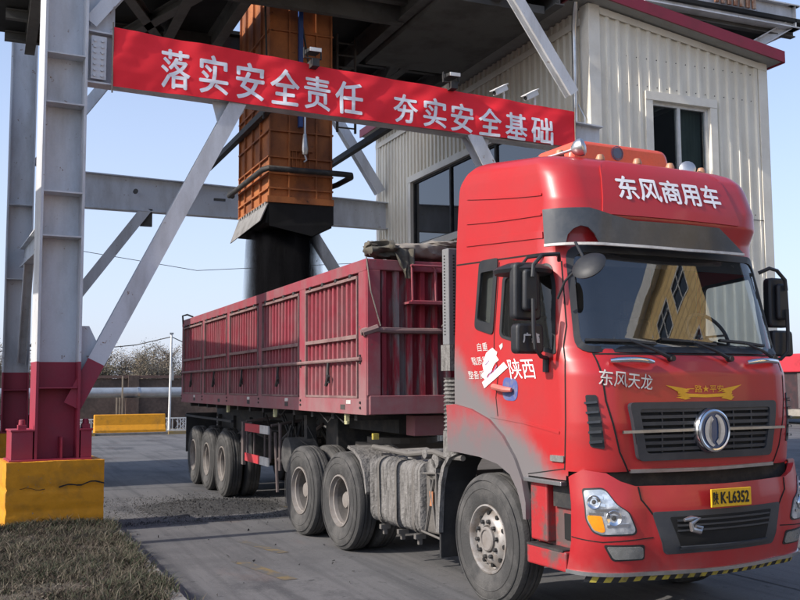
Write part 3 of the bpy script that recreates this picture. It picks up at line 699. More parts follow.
for k in range(40):
    s0 = -1.2+k*.06
    ((hz if k % 2 else hk)).add([surf(bum0, s0, .505, -.02), surf(bum0, s0+.06, .505, -.02), surf(bum0, s0+.03, .44, -.03), surf(bum0, s0-.03, .44, -.03)], [(0, 1, 2, 3)])
hz.build('hazard_strip', hazard_y, bu, recalc=False); hk.build('hazard_strip', black_pl, bu, recalc=False)
LG = spatch(bum0, rounded([(-.60, .66), (.60, .66), (.71, 1.0), (-.71, 1.0)], .04), .006, .02, 'lower_grille', grille_mat, bu, bevel=.004)
spatch(bum0, rounded([(-.46, .71), (.46, .71), (.56, .955), (-.56, .955)], .02), .009, .004, 'intake_recess', dark_hole, LG)
s1 = MB()
for z in (.845, .885, .925): sline(bum0, [(-.50, z), (.52, z)], .02, .014, s1, .012)
sline(bum0, [(-.47, .713), (.47, .713)], .03, .022, s1, .02)
s1.build('intake_bar', grille_mat, LG)
h = MB(); hp = [(-.50, -.30, .945), (-.44, -.31, .955), (-.36, -.31, .955), (-.45, -.32, .915), (-.44, -.32, .87), (-.36, -.32, .85), (-.33, -.31, .875), (-.39, -.31, .89)]
h.tube([(p[0]-.03, p[1]+.02, p[2]) for p in hp], [.014, .022, .02, .02, .022, .022, .018, .012], 8); h.build('tow_hook', dull_chrome, bu, smooth=True)
HLp = [(-1.235, 1.175), (-1.225, .95), (-1.17, .86), (-1.10, .835), (-.865, .84), (-.85, .87), (-.90, 1.005), (-.985, 1.065), (-1.05, 1.17), (-1.08, 1.185)]
for sd_ in (-1, 1):
    P = rounded(HLp, .025, 3); P = P if sd_ < 0 else mir(P)
    c0 = (-1.05, 1.0)
    Pg = [(c0[0]+(p[0]-c0[0])*1.09, c0[1]+(p[1]-c0[1])*1.08) for p in rounded(HLp, .025, 3)]
    H = spatch(bum0, Pg if sd_ < 0 else mir(Pg), .004, .01, 'headlight', black_pl, bu)
    spatch(bum0, P, .012, .01, 'headlight_lens', lens_clear, H)
    A = rounded([(-1.215, .955), (-1.165, .87), (-1.10, .85), (-1.075, .86), (-1.10, .98), (-1.215, .985)], .015, 3)
    spatch(bum0, A if sd_ < 0 else mir(A), .016, .006, 'indicator_lens', lens_amber, H)
    fac = MB()
    for (a, b) in (((-1.16, 1.13), (-1.08, 1.12)), ((-1.19, 1.08), (-1.07, 1.06)), ((-1.15, 1.02), (-.98, 1.03)), ((-1.04, .98), (-.93, .97)), ((-1.06, .90), (-.9, .91)), ((-1.2, .995), (-1.09, .995))):
        sline(bum0, [(sd_*-a[0]*-1 if sd_ < 0 else -a[0], a[1]), (b[0] if sd_ < 0 else -b[0], b[1])] if False else [((a[0] if sd_ < 0 else -a[0]), a[1]), ((b[0] if sd_ < 0 else -b[0]), b[1])], .018, .022, fac, .006)
    fac.build('lamp_reflector', chrome, H)
    for (s0, z0, r0) in ((-1.155, 1.085, .052), (-1.01, .965, .058)):
        s0 = s0 if sd_ < 0 else -s0; c0_ = Vector(surf(bum0, s0, z0, .012)); n0 = (Vector(surf(bum0, s0, z0, .1))-c0_).normalized(); bw = MB()
        bw.lathe([(.0, r0*1.08), (-.012, r0), (-.004, r0*.8), (.004, r0*.45), (.002, r0*.38), (-.006, 0)], (0, 0, 0), 'Y', 24)
        ob = bw.build('lamp_bowl', chrome, H, smooth=True, loc=c0_); ob.rotation_euler = (-n0).to_track_quat('Y', 'Z').to_euler()
        bb_ = MB().lathe([(-.012, 0), (-.010, r0*.3), (.0, r0*.36)], (0, 0, 0), 'Y', 16).build('bulb_shade', dark_steel, ob)
    Fp = rounded([(-1.07, .742), (-1.0, .64), (-.775, .64), (-.79, .735)], .025, 4)
    Fg = rounded([(-1.095, .755), (-1.01, .625), (-.76, .625), (-.775, .75)], .025, 4)
    f_ = spatch(bum0, Fg if sd_ < 0 else mir(Fg), .003, .008, 'fog_lamp', black_pl, bu)
    spatch(bum0, Fp if sd_ < 0 else mir(Fp), .01, .008, 'fog_lens', lens_fog, f_)
# number plate
pl = MB().box((-.22, -.262, 1.02), (.22, -.25, 1.165)).build('number_plate', plate_yellow, bu, bevel=.003)
lettering('plate_characters', 'K·L6352', .15, lambda u, v: (.035+u, -.265, 1.093+v), plate_black, pl, .004, None, (.62, .86))
lettering('plate_characters', '陕', .12, lambda u, v: (-.175+u, -.265, 1.093+v), plate_black, pl, .002, None, (.5, .9))
# dark body behind grille gap
d_ = MB(); d_.box((-1.05, .12, .62), (1.05, .55, 1.36)); d_.box((-1.15, .3, 1.0), (1.15, .6, 1.33)); d_.build('front_crossmember', dark_steel, TR)
# step box and recess under the door
step_red = mat('step_red_grimy', (.36, .02, .024), .5, spot=(.09, .075, .07), spot_amt=.95, scale=3.2, contrast=(.44, .56))
for sd_ in (-1, 1):
    x0, x1 = sorted((sd_*1.235, sd_*.95))
    s_ = MB(); s_.box((x0, .33, .5), (x1, .885, .66)); s_.box((x0 if sd_ > 0 else x0+.12, .33, .66), (x1-.12 if sd_ > 0 else x1, .885, 1.235)); s_.box((x0 if sd_ > 0 else x0+.03, .62, .7), (x1-.03 if sd_ > 0 else x1, .86, 1.19))
    s_ = s_.build('step_housing', step_red, TR, bevel=.015)
    t_ = MB(); t_.box((min(sd_*1.24, sd_*1.06), .36, .655), (max(sd_*1.24, sd_*1.06), .87, .672)); t_.build('step_tread', dark_steel, s_)
    t_ = MB(); t_.box((min(sd_*1.262, sd_*1.2), .34, 1.19), (max(sd_*1.262, sd_*1.2), .88, 1.225)); t_.build('step_trim', dull_chrome, s_, bevel=.005)
    t_ = MB(); t_.box((min(sd_*1.13, sd_*1.10), .38, .74), (max(sd_*1.13, sd_*1.10), .48, .95)); t_.build('step_foothold', dark_hole, s_)

# ------------------------------------------------------------------ wheels
RW = .6
def tyre_profile(w):
    return [(-w/2+.03, .31), (-w/2+.012, .34), (-w/2, .43), (-w/2+.003, .50), (-w/2+.015, .555), (-w/2+.035, .588), (-w/2+.06, .598), (-w/2+.088, .6), (-w/2+.09, .588), (-w/2+.1, .588), (-w/2+.102, .6), (-.02, .6), (-.018, .588), (.018, .588), (.02, .6),
            (w/2-.102, .6), (w/2-.1, .588), (w/2-.09, .588), (w/2-.088, .6), (w/2-.06, .598), (w/2-.035, .588), (w/2-.015, .555), (w/2-.003, .50), (w/2, .43), (w/2-.012, .34), (w/2-.03, .31)]
def tyre(name, parent, w=.29):
    t = MB().lathe(tyre_profile(w), (0, 0, 0), 'X', 56)
    for r in (.46, .54):                                      # moulded side ribs
        t.lathe([(-w/2-.001, r-.006), (-w/2-.005, r), (-w/2-.001, r+.006)], (0, 0, 0), 'X', 56)
    return t.build(name, rubber, parent, smooth=True, ang=30)
def front_wheel(x, y, parent):
    sg = -1 if x < 0 else 1
    w = bpy.data.objects.new('wheel', None); COL.objects.link(w); w.parent = parent; w.location = (x, y, RW); w.empty_display_size = .2
    if sg > 0: w.rotation_euler = (0, 0, PI)
    tyre('tyre', w)
    r = MB(); r.lathe([(-.105, .318), (-.128, .315), (-.132, .300), (-.12, .292), (-.10, .285), (-.045, .275), (-.04, .264), (-.062, .252), (-.10, .213), (-.116, .195), (-.12, .18), (-.12, .125), (-.085, .115), (-.085, 0)], (0, 0, 0), 'X', 48); r = r.build('rim', rim_mat, w, smooth=True)
    hh = MB(); nn = MB()
    for k in range(10):
        a = 2*PI*k/10+.2; c, s = math.cos(a), math.sin(a)
        hh.lathe([(-.100, .0), (-.100, .021), (-.05, .024)], (0, .234*c, .234*s), 'X', 12)
        a += .314; c, s = math.cos(a), math.sin(a)
        nn.lathe([(-.118, .021), (-.146, .02), (-.155, .013), (-.155, 0)], (0, .163*c, .163*s), 'X', 6)
    hh.build('hand_hole', dark_hole, r); nn.build('wheel_nut', dark_steel, r)
    h = MB(); h.lathe([(-.085, .115), (-.135, .112), (-.145, .10), (-.145, .085), (-.132, .08), (-.13, 0)], (0, 0, 0), 'X', 24); h.build('hub', rim_dusty, w, smooth=True)
    return w
def dual_wheel(x, y, parent):
    sg = -1 if x < 0 else 1
    w = bpy.data.objects.new('dual_wheel', None); COL.objects.link(w); w.parent = parent; w.location = (x, y, RW); w.empty_display_size = .2
    if sg > 0: w.rotation_euler = (0, 0, PI)
    tyre('tyre', w)
    t2 = tyre('tyre', w); t2.location = (.335, 0, 0)
    r = MB(); r.lathe([(-.11, .318), (-.135, .318), (-.138, .30), (-.12, .295), (-.09, .285)], (0, 0, 0), 'X', 48); r.lathe([(-.09, .285), (-.085, .272), (-.04, .268)], (0, 0, 0), 'X', 48); r.lathe([(-.04, .268), (.02, .262), (.10, .25), (.125, .235)], (0, 0, 0), 'X', 48, mi=1); r.lathe([(.125, .235), (.11, .228), (.115, .19), (.11, .13), (.08, .12), (.08, 0)], (0, 0, 0), 'X', 48); r = r.build('rim', [rim_dusty, rim_dark], w, smooth=True)
    hh = MB(); nn = MB()
    for k in range(10):
        a = 2*PI*k/10+.1; c, s = math.cos(a), math.sin(a)
        hh.lathe([(.105, .0), (.105, .022), (.13, .024)], (0, .208*c, .208*s), 'X', 10)
        a += .314; c, s = math.cos(a), math.sin(a); nn.lathe([(.12, .018), (.085, .016), (.08, 0)], (0, .155*c, .155*s), 'X', 6)
    hh.build('hand_hole', dark_hole, r); nn.build('wheel_nut', dark_steel, r)
    h = MB(); h.lathe([(.08, .11), (-.03, .105), (-.05, .09), (-.05, 0)], (0, 0, 0), 'X', 20); h.build('hub', rim_dusty, w, smooth=True)
    return w
fw = front_wheel(-1.085, 1.56, TR); front_wheel(1.085, 1.56, TR)
for y in (5.0, 6.36):
    for x in (-1.085, 1.085): dual_wheel(x, y, TR)
ax = MB()
for y in (1.56, 5.0, 6.36): ax.tube([(-.95, y, RW), (.95, y, RW)], .075, 10)
for y in (5.0, 6.36): ax.lathe([(-.2, .08), (-.15, .2), (.15, .2), (.2, .08)], (0, y, RW), 'X', 16)
ax.build('axle', dark_steel, TR, smooth=True)
fr = MB()
for x in (-.42, .42): fr.box((x-.04, .5, .78), (x+.04, 7.0, 1.06))
for y in (1.2, 2.6, 4.3, 5.68, 6.95): fr.box((-.38, y-.05, .8), (.38, y+.05, 1.04))
fr.build('chassis_frame', dark_steel, TR)
fr = MB(); fr.box((-.75, 2.5, 1.06), (.75, 4.2, 1.14)); fr.box((-.5, 5.2, 1.06), (.5, 6.1, 1.25)); fr.lathe([(1.25, 0), (1.25, .48), (1.33, .48), (1.33, 0)], (0, 5.66, 0), 'Z', 24); fr.build('fifth_wheel', mat('greasy_plate', (.1, .09, .08), .8), TR)
# engine bulk below cab, behind wheel
fr = MB(); fr.box((-.55, .5, .7), (.55, 2.3, 1.5)); fr.build('engine_block', dark_steel, TR)
# fuel tank wrapped in dusty quilt with straps
ft = MB(); pr = rounded([(-1.2, .47), (-.62, .47), (-.62, 1.2), (-1.2, 1.2)], .13, 6)
ys = [2.88+k*.015 for k in range(85)]; V = []; n = len(pr)
for j, y in enumerate(ys):
    sw = .016*math.sin(y*2*PI/.11)+.012*math.sin(y*2*PI/.061+1)-.055*math.exp(-(((y-2.88) % .33-.165)/.022)**2); e = -.04 if j in (0, 84) else 0
    for i, p in enumerate(pr):
        dx, dz = p[0]+.91, p[1]-.835; l = math.hypot(dx, dz); k = 1+(sw*(.6+.8*noise.noise(Vector((y*3, p[1]*2, 0))))+e+.02*noise.noise(Vector((p[0]*5, y*12, p[1]*3))))/l; V.append((-.91+dx*k, y, .835+dz*k))
F = [(j*n+i, j*n+(i+1) % n, (j+1)*n+(i+1) % n, (j+1)*n+i) for j in range(84) for i in range(n)]+[tuple(range(n))[::-1], tuple(84*n+i for i in range(n))]
ft.add(V, F); T = ft.build('fuel_tank', tank_wrap, TR, smooth=True)
sb = MB()
for y in (3.02, 3.42, 3.86):
    o = rounded([(-1.225, .445), (-.6, .445), (-.6, 1.225), (-1.225, 1.225)], .14, 6); V = [(p[0], y-.022, p[1]) for p in o]+[(p[0], y+.022, p[1]) for p in o]; n = len(o)
    sb.add(V, [(i, (i+1) % n, n+(i+1) % n, n+i) for i in range(n)]); sb.box((-1.20, y-.025, .40), (-1.08, y+.025, .45)); sb.box((-1.16, y-.02, .34), (-1.12, y+.02, .40))
sb.build('tank_strap', mat('strap_dusty', (.12, .11, .1), .9), T)
sb = MB(); sb.tube([(-1.05, 3.30, 1.22), (-1.05, 3.30, 1.31)], [.075, .07], 12); sb.build('filler_cap', tank_wrap, T, smooth=True)
bb = MB(); bb.box((-1.17, 2.55, .5), (-.7, 2.82, 1.12)); bb.build('battery_box', mat('battery_box_grime', (.11, .1, .09), .9, spot=(.05, .045, .04), scale=9, bump=.3), TR, bevel=.02)
bb = MB()
for (a, b) in (((-1.19, 2.8, .52), (-1.19, 2.62, 1.06)), ((-1.19, 2.58, .55), (-1.19, 2.7, 1.05)), ((-1.19, 2.84, 1.1), (-1.19, 2.56, 1.12)), ((-1.19, 2.56, 1.12), (-1.19, 2.56, .55)), ((-1.18, 2.9, .5), (-1.18, 2.5, .47))): bb.tube([a, b], .012, 6)
bb.tube([(-1.12, 4.2, 1.30), (-1.12, 3.3, 1.27), (-1.14, 2.7, 1.33), (-1.18, 2.35, 1.30), (-1.2, 2.0, 1.31)], .03, 8); bb.tube([(-.9, 4.2, 1.24), (-.95, 3.2, 1.32), (-.98, 2.6, 1.22)], .022, 8)
bb.build('hose_line', mat('dusty_hose', (.13, .12, .11), .9), TR, smooth=True)
bb = MB(); bb.box((-1.195, 2.63, .78), (-1.185, 2.70, .93)); bb.build('side_reflector', mat('reflector_amber', (.4, .17, .08), .5), TR)
bb = MB()
for k, (y, z, r) in enumerate(((2.7, 1.16, .1), (2.62, 1.24, .075), (2.85, 1.3, .05))): bb.lathe([(-.12, 0), (-.12, r), (.1, r), (.1, 0)], (-1.05, y, z), 'X', 14)
bb.build('air_reservoir', tank_wrap, TR, smooth=True)
# rear mudguard of the front wheel, and drive-wheel mudguards
mg = MB(); P = []
for a in range(0, 100, 8):
    t = math.radians(a); P.append((1.6+.80*math.sin(t) if a < 90 else 2.40, .60+.74*math.cos(t)))
P = [(2.05, 1.35), (2.2, 1.30), (2.30, 1.2), (2.36, 1.05), (2.40, .8), (2.42, .55), (2.42, .3)]
for (p, q) in zip(P, P[1:]): mg.hexa([(-1.22, p[0], p[1]), (-.85, p[0], p[1]), (-.85, p[0]+.03, p[1]), (-1.22, p[0]+.03, p[1])], [(-1.22, q[0], q[1]), (-.85, q[0], q[1]), (-.85, q[0]+.03, q[1]), (-1.22, q[0]+.03, q[1])])
mg.build('mudguard', rubber_dk, TR)
mg = MB()
for (p, q) in zip(P[:-1], P[1:-1]): mg.hexa([(-1.25, p[0]-.01, p[1]), (-1.2, p[0]-.01, p[1]), (-1.2, p[0]+.05, p[1]), (-1.25, p[0]+.05, p[1])], [(-1.25, q[0]-.01, q[1]), (-1.2, q[0]-.01, q[1]), (-1.2, q[0]+.05, q[1]), (-1.25, q[0]+.05, q[1])])
mg.build('mudguard_edge', tank_wrap, TR)
for (ya, pts) in ((0, [(4.22, .75), (4.28, .98), (4.38, 1.12), (4.55, 1.22), (4.75, 1.26)]),):
    mg = MB()
    for (p, q) in zip(pts, pts[1:]): mg.hexa([(-1.22, p[0]-.03, p[1]+.03), (-.62, p[0]-.03, p[1]+.03), (-.62, p[0], p[1]), (-1.22, p[0], p[1])], [(-1.22, q[0]-.03, q[1]+.03), (-.62, q[0]-.03, q[1]+.03), (-.62, q[0], q[1]), (-1.22, q[0], q[1])])
    mg.build('mudguard', tank_wrap, TR)
# air intake duct behind the cab
du = MB(); du.box((-1.19, 2.27, 2.42), (-1.06, 2.40, 3.40)); du = du.build('air_intake_duct', mat('perforated_grey_duct', (.17, .17, .175), .6, spot=(.2, .19, .18)), TR, bevel=.01)
hs = MB()
for k in range(26): hs.box((-1.195, 2.335, 2.52+k*.032), (-1.19, 2.355, 2.532+k*.032)); 
for k in range(26): hs.box((-1.14, 2.262, 2.52+k*.032), (-1.12, 2.268, 2.532+k*.032))
hs.build('duct_perforation', dark_hole, du)
b_ = MB(); b_.lathe([(z, r) for k in range(14) for z, r in ((1.55+k*.04, .075), (1.57+k*.04, .095))], (-1.12, 2.33, 0), 'Z', 16); b_.box((-1.2, 2.24, 2.16), (-1.04, 2.42, 2.42)); b_.lathe([(1.3, .1), (1.56, .1)], (-1.12, 2.33, 0), 'Z', 16); b_.build('intake_bellows', tank_wrap, du, smooth=True)

# ================================================================== DUMP TRAILER
TY0, TY1, TZ0, TZ1, TX = 3.85, 15.1, 1.70, 3.47, 1.25
TT = empty('dump_trailer', (0, 9.5, 0), 'long maroon ribbed dump semi-trailer standing under the coal chute', 'trailer')
def tb(mb, name, m, parent=None, **k):
    """build in world coordinates, then hang under the trailer empty"""
    mb.v = [(v[0], v[1]-9.5, v[2]) for v in mb.v]; return mb.build(name, m, parent or TT, **k)
posts = [(3.80, 4.05), (6.10, 6.37), (8.37, 8.57), (10.58, 10.76), (12.74, 12.92), (14.96, 15.12)]
def ribbed_side(sg):
    for k in range(5):
        ya, yb = posts[k][1], posts[k+1][0]; V = []; F = []; n = max(8, int((yb-ya)/.165)); pts = []
        p = (yb-ya)/n
        for j in range(n):
            y = ya+j*p; pts += [(y, -.01), (y+p*.50, -.01), (y+p*.58, .05), (y+p*.90, .05)]
        pts.append((yb, 0))
        for (y, d) in pts: V += [(sg*(TX-.06+d), y, 1.86), (sg*(TX-.06+d), y, 3.32)]
        for j in range(len(pts)-1): F.append((2*j, 2*j+2, 2*j+3, 2*j+1))
        sh = tb(MB().add(V, F), 'side_panel', trailer_red)
        b = MB()
        for (z, h, d) in ((3.29, .035, .03), (2.59, .045, .03)): b.box((min(sg*(TX-.02), sg*(TX+d)), ya+.03, z-h/2), (max(sg*(TX-.02), sg*(TX+d)), yb-.03, z+h/2))
        for y in (ya+.02, yb-.05): b.box((min(sg*(TX-.03), sg*(TX+.025)), y, 1.88), (max(sg*(TX-.03), sg*(TX+.025)), y+.03, 3.3))
        b.box((min(sg*(TX-.02), sg*(TX+.02)), ya+.03, 1.87), (max(sg*(TX-.02), sg*(TX+.02)), yb-.03, 1.895))
        tb(b, 'panel_frame', trailer_trim, sh)
        b = MB()
        for j in range(4):
            y = ya+.25+(yb-ya-.5)*j/3; b.box((min(sg*(TX+.0), sg*(TX+.035)), y-.035, 3.3), (max(sg*(TX), sg*(TX+.035)), y+.035, 3.345))
        tb(b, 'hinge', dark_steel, sh)
        b = MB(); yc = (ya+yb)/2
        b.tube([(sg*(TX+.03), yc, 2.33), (sg*(TX+.04), yc, 2.2), (sg*(TX+.035), yc-.02, 2.05)], .018, 6); b.tube([(sg*(TX+.05), yc-.05, 2.14), (sg*(TX+.05), yc+.04, 2.02)], .025, 6); b.tube([(sg*(TX+.03), yc+.04, 2.3), (sg*(TX+.04), yc+.05, 2.12)], .012, 6)
        tb(b, 'latch', dark_steel, sh, smooth=True)
    b = MB(); b.tube([(sg*(TX+.035), 3.93, 2.325), (sg*(TX+.035), 15.05, 2.325)], .024, 8)
    tb(b, 'locking_bar', trailer_trim, smooth=True)
    b = MB()
    for (ya, yb) in posts: b.box((min(sg*(TX-.12), sg*(TX+.015)), ya, 1.70), (max(sg*(TX-.12), sg*(TX+.015)), yb, 3.36))
    b.box((min(sg*(TX-.1), sg*(TX+.018)), 3.795, 3.34), (max(sg*(TX-.1), sg*(TX+.018)), 15.13, 3.48))
    b.box((min(sg*(TX-.1), sg*(TX+.018)), 3.795, 1.68), (max(sg*(TX-.1), sg*(TX+.018)), 15.13, 1.865))
    fr_ = tb(b, 'side_frame', trailer_red, bevel=.006)
    b = MB()
    for (ya, yb) in posts:
        for z in (1.76, 1.82, 2.28, 2.36): b.lathe([(0, .016), (sg*.016, .014), (sg*.016, 0)], (sg*(TX+.018), (ya+yb)/2+.05, z), 'X', 8)
    for y in (4.5, 6.9, 9.1, 11.3, 13.6): b.box((min(sg*(TX+.018), sg*(TX+.022)), y, 1.73), (max(sg*(TX+.018), sg*(TX+.022)), y+.16, 1.79))
    tb(b, 'rivet', dark_steel, fr_)
    b = MB()
    for y in (4.3, 6.9, 9.1, 13.6): b.box((min(sg*(TX+.018), sg*(TX+.023)), y, 1.80), (max(sg*(TX+.018), sg*(TX+.023)), y+.15, 1.845))
    tb(b, 'reflective_tape', refl_white, fr_)
ribbed_side(-1); ribbed_side(1)
# front wall with tall ribs
V = []; F = []; pts = []; n = 14; p = 2.3/n
for j in range(n):
    x = -1.15+j*p; pts += [(x, 0), (x+p*.45, 0), (x+p*.55, -.085), (x+p*.88, -.085)]
pts.append((1.15, 0))
for (x, d) in pts: V += [(x, 3.905+d, 1.86), (x, 3.905+d, 3.36)]
for j in range(len(pts)-1): F.append((2*j, 2*j+2, 2*j+3, 2*j+1))
fwl = tb(MB().add(V, F), 'front_wall', trailer_worn)
b = MB(); b.box((-1.24, 3.787, 3.35), (1.24, 3.94, 3.474)); b.box((-1.23, 3.77, 1.685), (1.23, 3.94, 1.9)); b.box((-1.255, 3.783, 1.9), (-1.09, 3.90, 3.35)); b.box((1.09, 3.783, 1.9), (1.255, 3.90, 3.35)); tb(b, 'front_frame', trailer_red, fwl, bevel=.008)
b = MB(); b.tube([(-1.32, 3.83, 2.62), (-1.16, 3.80, 2.66), (-.9, 3.80, 2.65), (1.1, 3.80, 2.66)], .035, 8); b.tube([(-1.3, 3.82, 2.62), (-1.12, 3.8, 2.68)], .05, 8); tb(b, 'tailgate_cylinder_bar', trailer_trim, fwl, smooth=True)
b = MB()
for x in (-.72, -.42, -.12, .18): b.tube([(x, 3.86, 3.42), (x, 3.72, 3.40), (x, 3.70, 3.0), (x, 3.86, 2.98)], .014, 6)
for z in (2.99, 3.41): b.tube([(-.74, 3.70, z), (.2, 3.70, z)], .016, 6)
b.box((-.78, 3.68, 2.96), (.24, 3.86, 2.985)); tb(b, 'front_cage', trailer_red, fwl)
# rear gate and floor
b = MB(); b.box((-1.17, 14.98, 1.8), (1.17, 15.06, 3.3)); tb(b, 'tailgate', trailer_red)
b = MB(); b.box((-1.15, 3.95, 1.72), (1.15, 15.0, 1.80)); tb(b, 'trailer_floor', dark_steel)
b = MB()
for x in (-.45, .45): b.box((x-.07, 4.6, 1.42), (x+.07, 14.9, 1.72))
for k in range(13): b.box((-1.15, 4.4+k*.85, 1.60), (1.15, 4.5+k*.85, 1.70))
for x in (-.45, .45): b.box((x-.05, 10.6, 1.08), (x+.05, 14.9, 1.44))
tb(b, 'trailer_chassis', dark_steel)
b = MB(); b.tube([(-1.27, 15.0, 3.4), (-1.28, 15.02, 3.58), (-1.2, 14.9, 3.6), (-1.18, 14.4, 3.52)], .02, 6); tb(b, 'tail_hook', dark_steel)
tw = None
for y in (11.33, 12.66, 13.98):
    for x in (-1.085, 1.085):
        w = dual_wheel(x, y-9.5, TT)
b = MB()
for y in (11.33, 12.66, 13.98):
    b.tube([(-.9, y, .6), (.9, y, .6)], .07, 8)
    for x in (-.48, .48):
        for q in (0, 1, 2): b.box((x-.05, y-.5, .72+q*.03), (x+.05, y+.5, .745+q*.03))
        b.box((x-.08, y+.52, .8), (x+.08, y+.7, 1.42)); b.bar((x, y-.6, 1.0), (x, y, .7), .06, .08)
tb(b, 'suspension', dark_steel)
b = MB(); b.box((-1.22, 14.75, .62), (-.55, 14.78, 1.45)); b.box((.55, 14.75, .62), (1.22, 14.78, 1.45)); b.box((-1.24, 10.5, 1.38), (-1.2, 14.78, 1.42)); tb(b, 'mud_flap', rubber_dk)
# side guard with reflective boards
g = MB()
g.box((-1.22, 9.70, .70), (-1.17, 9.84, 1.42)); g.box((-1.20, 8.12, .84), (-1.17, 8.17, 1.36)); g.box((-1.2, 9.52, .84), (-1.17, 9.56, 1.36))
for y in (8.45, 9.1): g.box((-1.19, y, .9), (-1.17, y+.03, 1.3))
for (a, b2) in (((-1.15, 9.78, 1.42), (-.5, 9.78, 1.5)), ((-1.15, 8.2, 1.40), (-.5, 8.3, 1.5)), ((-1.1, 8.1, .86), (-.6, 7.3, 1.45)), ((-1.1, 8.15, 1.3), (-1.1, 8.0, .4)), ((-1.15, 7.7, 1.45), (-1.15, 7.7, .75))): g.tube([a, b2], .025, 6)
g = tb(g, 'side_guard', mat('grimy_guard_steel', (.11, .085, .08), .85, spot=(.06, .045, .045), scale=5))
for (za, zb) in ((.78, .91), (1.27, 1.40)):
    b = MB(); b.box((-1.225, 8.62, za), (-1.2, 9.56, zb)); tb(b, 'red_reflective_board', refl_red, g)
    b = MB(); b.box((-1.225, 8.12, za), (-1.2, 8.615, zb)); tb(b, 'white_reflective_board', refl_white, g)
# landing legs, boxes, lines under the body
for x in (-.85, .85):
    b = MB(); b.box((x-.07, 7.1, .55), (x+.07, 7.24, 1.62)); b.box((x-.05, 7.12, .38), (x+.05, 7.22, .56)); b.box((x-.15, 7.0, .35), (x+.15, 7.34, .38)); tb(b, 'landing_leg', dark_steel)
b = MB(); b.lathe([(-.2, .0), (-.2, .25), (.2, .25), (.2, 0)], (-1.0, 7.2, 1.02), 'X', 24); tb(b, 'spare_wheel', rubber)
b = MB()
random.seed(3)
for k in range(26):
    y = random.uniform(6.6, 10.4); x = random.uniform(-1.1, -.3); b.tube([(x, y, random.uniform(1.2, 1.6)), (x+random.uniform(-.2, .2), y+random.uniform(-.3, .3), random.uniform(.85, 1.3)), (x, y+random.uniform(.2, .7), random.uniform(1.1, 1.6))], random.uniform(.008, .022), 6)
for (y, d) in ((5.2, .14), (4.6, .12), (7.4, .1)): b.tube([(-1.15, y, 1.68), (-1.14, y+.3, 1.68-d), (-1.12, y+.7, 1.66)], .009, 6)
tb(b, 'hoses_and_rods', dark_steel, smooth=True)
b = MB(); b.box((-1.0, 10.0, .75), (-.3, 10.55, 1.4)); b.box((-.7, 6.4, 1.1), (.7, 6.9, 1.65)); tb(b, 'tool_box', dark_steel, bevel=.02)
ml_ = None
for y in (4.62, 7.8, 10.9): 
    b = MB(); b.box((-.025, -.02, -.1), (.025, .02, 0)); b.lathe([(-.14, 0), (-.14, .03), (-.1, .035)], (0, 0, 0), 'Z', 10)
    if ml_ is None: ml_ = b.build('marker_lamp', mat('marker_glass', (.65, .62, .35), .4), TT, loc=(-1.2, y-9.5, 1.69))
    else: copy_part(ml_, TT, (-1.2, y-9.5, 1.69))
b = MB(); b.box((-.6, 3.95, 1.42), (-.2, 4.2, 1.66)); tb(b, 'front_junction_box', trailer_red, bevel=.01)
b = MB(); b.box((-1.10, 4.0, 1.39), (-1.03, 4.05, 1.46)); tb(b, 'yellow_lashing', hazard_y)
b = MB(); b.tube([(-1.26, 3.8, 3.5), (-1.22, 3.76, 3.1), (-1.10, 3.76, 2.7)], .008, 5); b.tube([(-.1, 3.68, 3.0), (-.35, 3.70, 2.7)], .008, 5); tb(b, 'rope', canvas_mat)

# rolled tarpaulin on the front edge
def cloth_roll(name, m, y, z, x0, x1, r, seed, parent=None, flat=.75, amp=.35):
    V = []; F = []; nx, na = 60, 26
    for i in range(nx+1):
        x = x0+(x1-x0)*i/nx; e = min(1, 8*min(i, nx-i)/nx+.35)
        for k in range(na):
            a = 2*PI*k/na; q = 1+amp*noise.noise(Vector((x*3.1+seed, math.cos(a)*1.6, math.sin(a)*1.6+seed)))+amp*.5*noise.noise(Vector((x*9, math.cos(a)*4+seed, math.sin(a)*4)))
            V.append((x, y+r*1.5*q*e*math.cos(a), z+r*flat*q*e*math.sin(a)+.04*noise.noise(Vector((x*1.3, seed, 0)))))
    for i in range(nx):
        for k in range(na): F.append((i*na+k, i*na+(k+1) % na, (i+1)*na+(k+1) % na, (i+1)*na+k))
    F += [tuple(range(na))[::-1], tuple(nx*na+k for k in range(na))]
    return MB().add(V, F).build(name, m, parent, smooth=True, ang=60)
tp = cloth_roll('folded_tarpaulin', canvas_mat, 4.05, 3.60, -.95, 1.15, .15, 2.)
tag(tp, 'brown grey canvas tarpaulin folded along the top front edge of the trailer', 'tarpaulin')
t2_ = cloth_roll('tarpaulin_fold', canvas_mat, 3.98, 3.72, -.45, 1.1, .085, 9., tp, .6, .6)
t3_ = cloth_roll('tarpaulin_knot', canvas_dk, 3.95, 3.60, -1.22, -.85, .10, 5., tp, .9, .9)
# hanging flap
V = []; F = []; nu, nv = 14, 16
for i in range(nu+1):
    for j in range(nv+1):
        u = i/nu; v = j/nv; w = .30*(1-.75*v); x = -.79+(u-.5)*w+.04*v; z = 3.62-.36*v
        V.append((x+.03*noise.noise(Vector((u*3, v*3, 1))), 3.80-.05*math.sin(v*2)-.06*noise.noise(Vector((u*5, v*2.4, 4))), z+.02*noise.noise(Vector((u*4, 2, v)))))
for i in range(nu):
    for j in range(nv): a = i*(nv+1)+j; F.append((a, a+1, a+nv+2, a+nv+1))
MB().add(V, F).build('hanging_flap', canvas_dk, tp, smooth=True)
b = MB()
for k in range(9):
    a = [(-1.2+.09*i+.04*random.random(), 3.86+.05*random.random(), 3.52+.16*random.random()) for i in range(4)]; b.tube(a, .011, 5)
b.build('tie_rope', canvas_dk, tp)

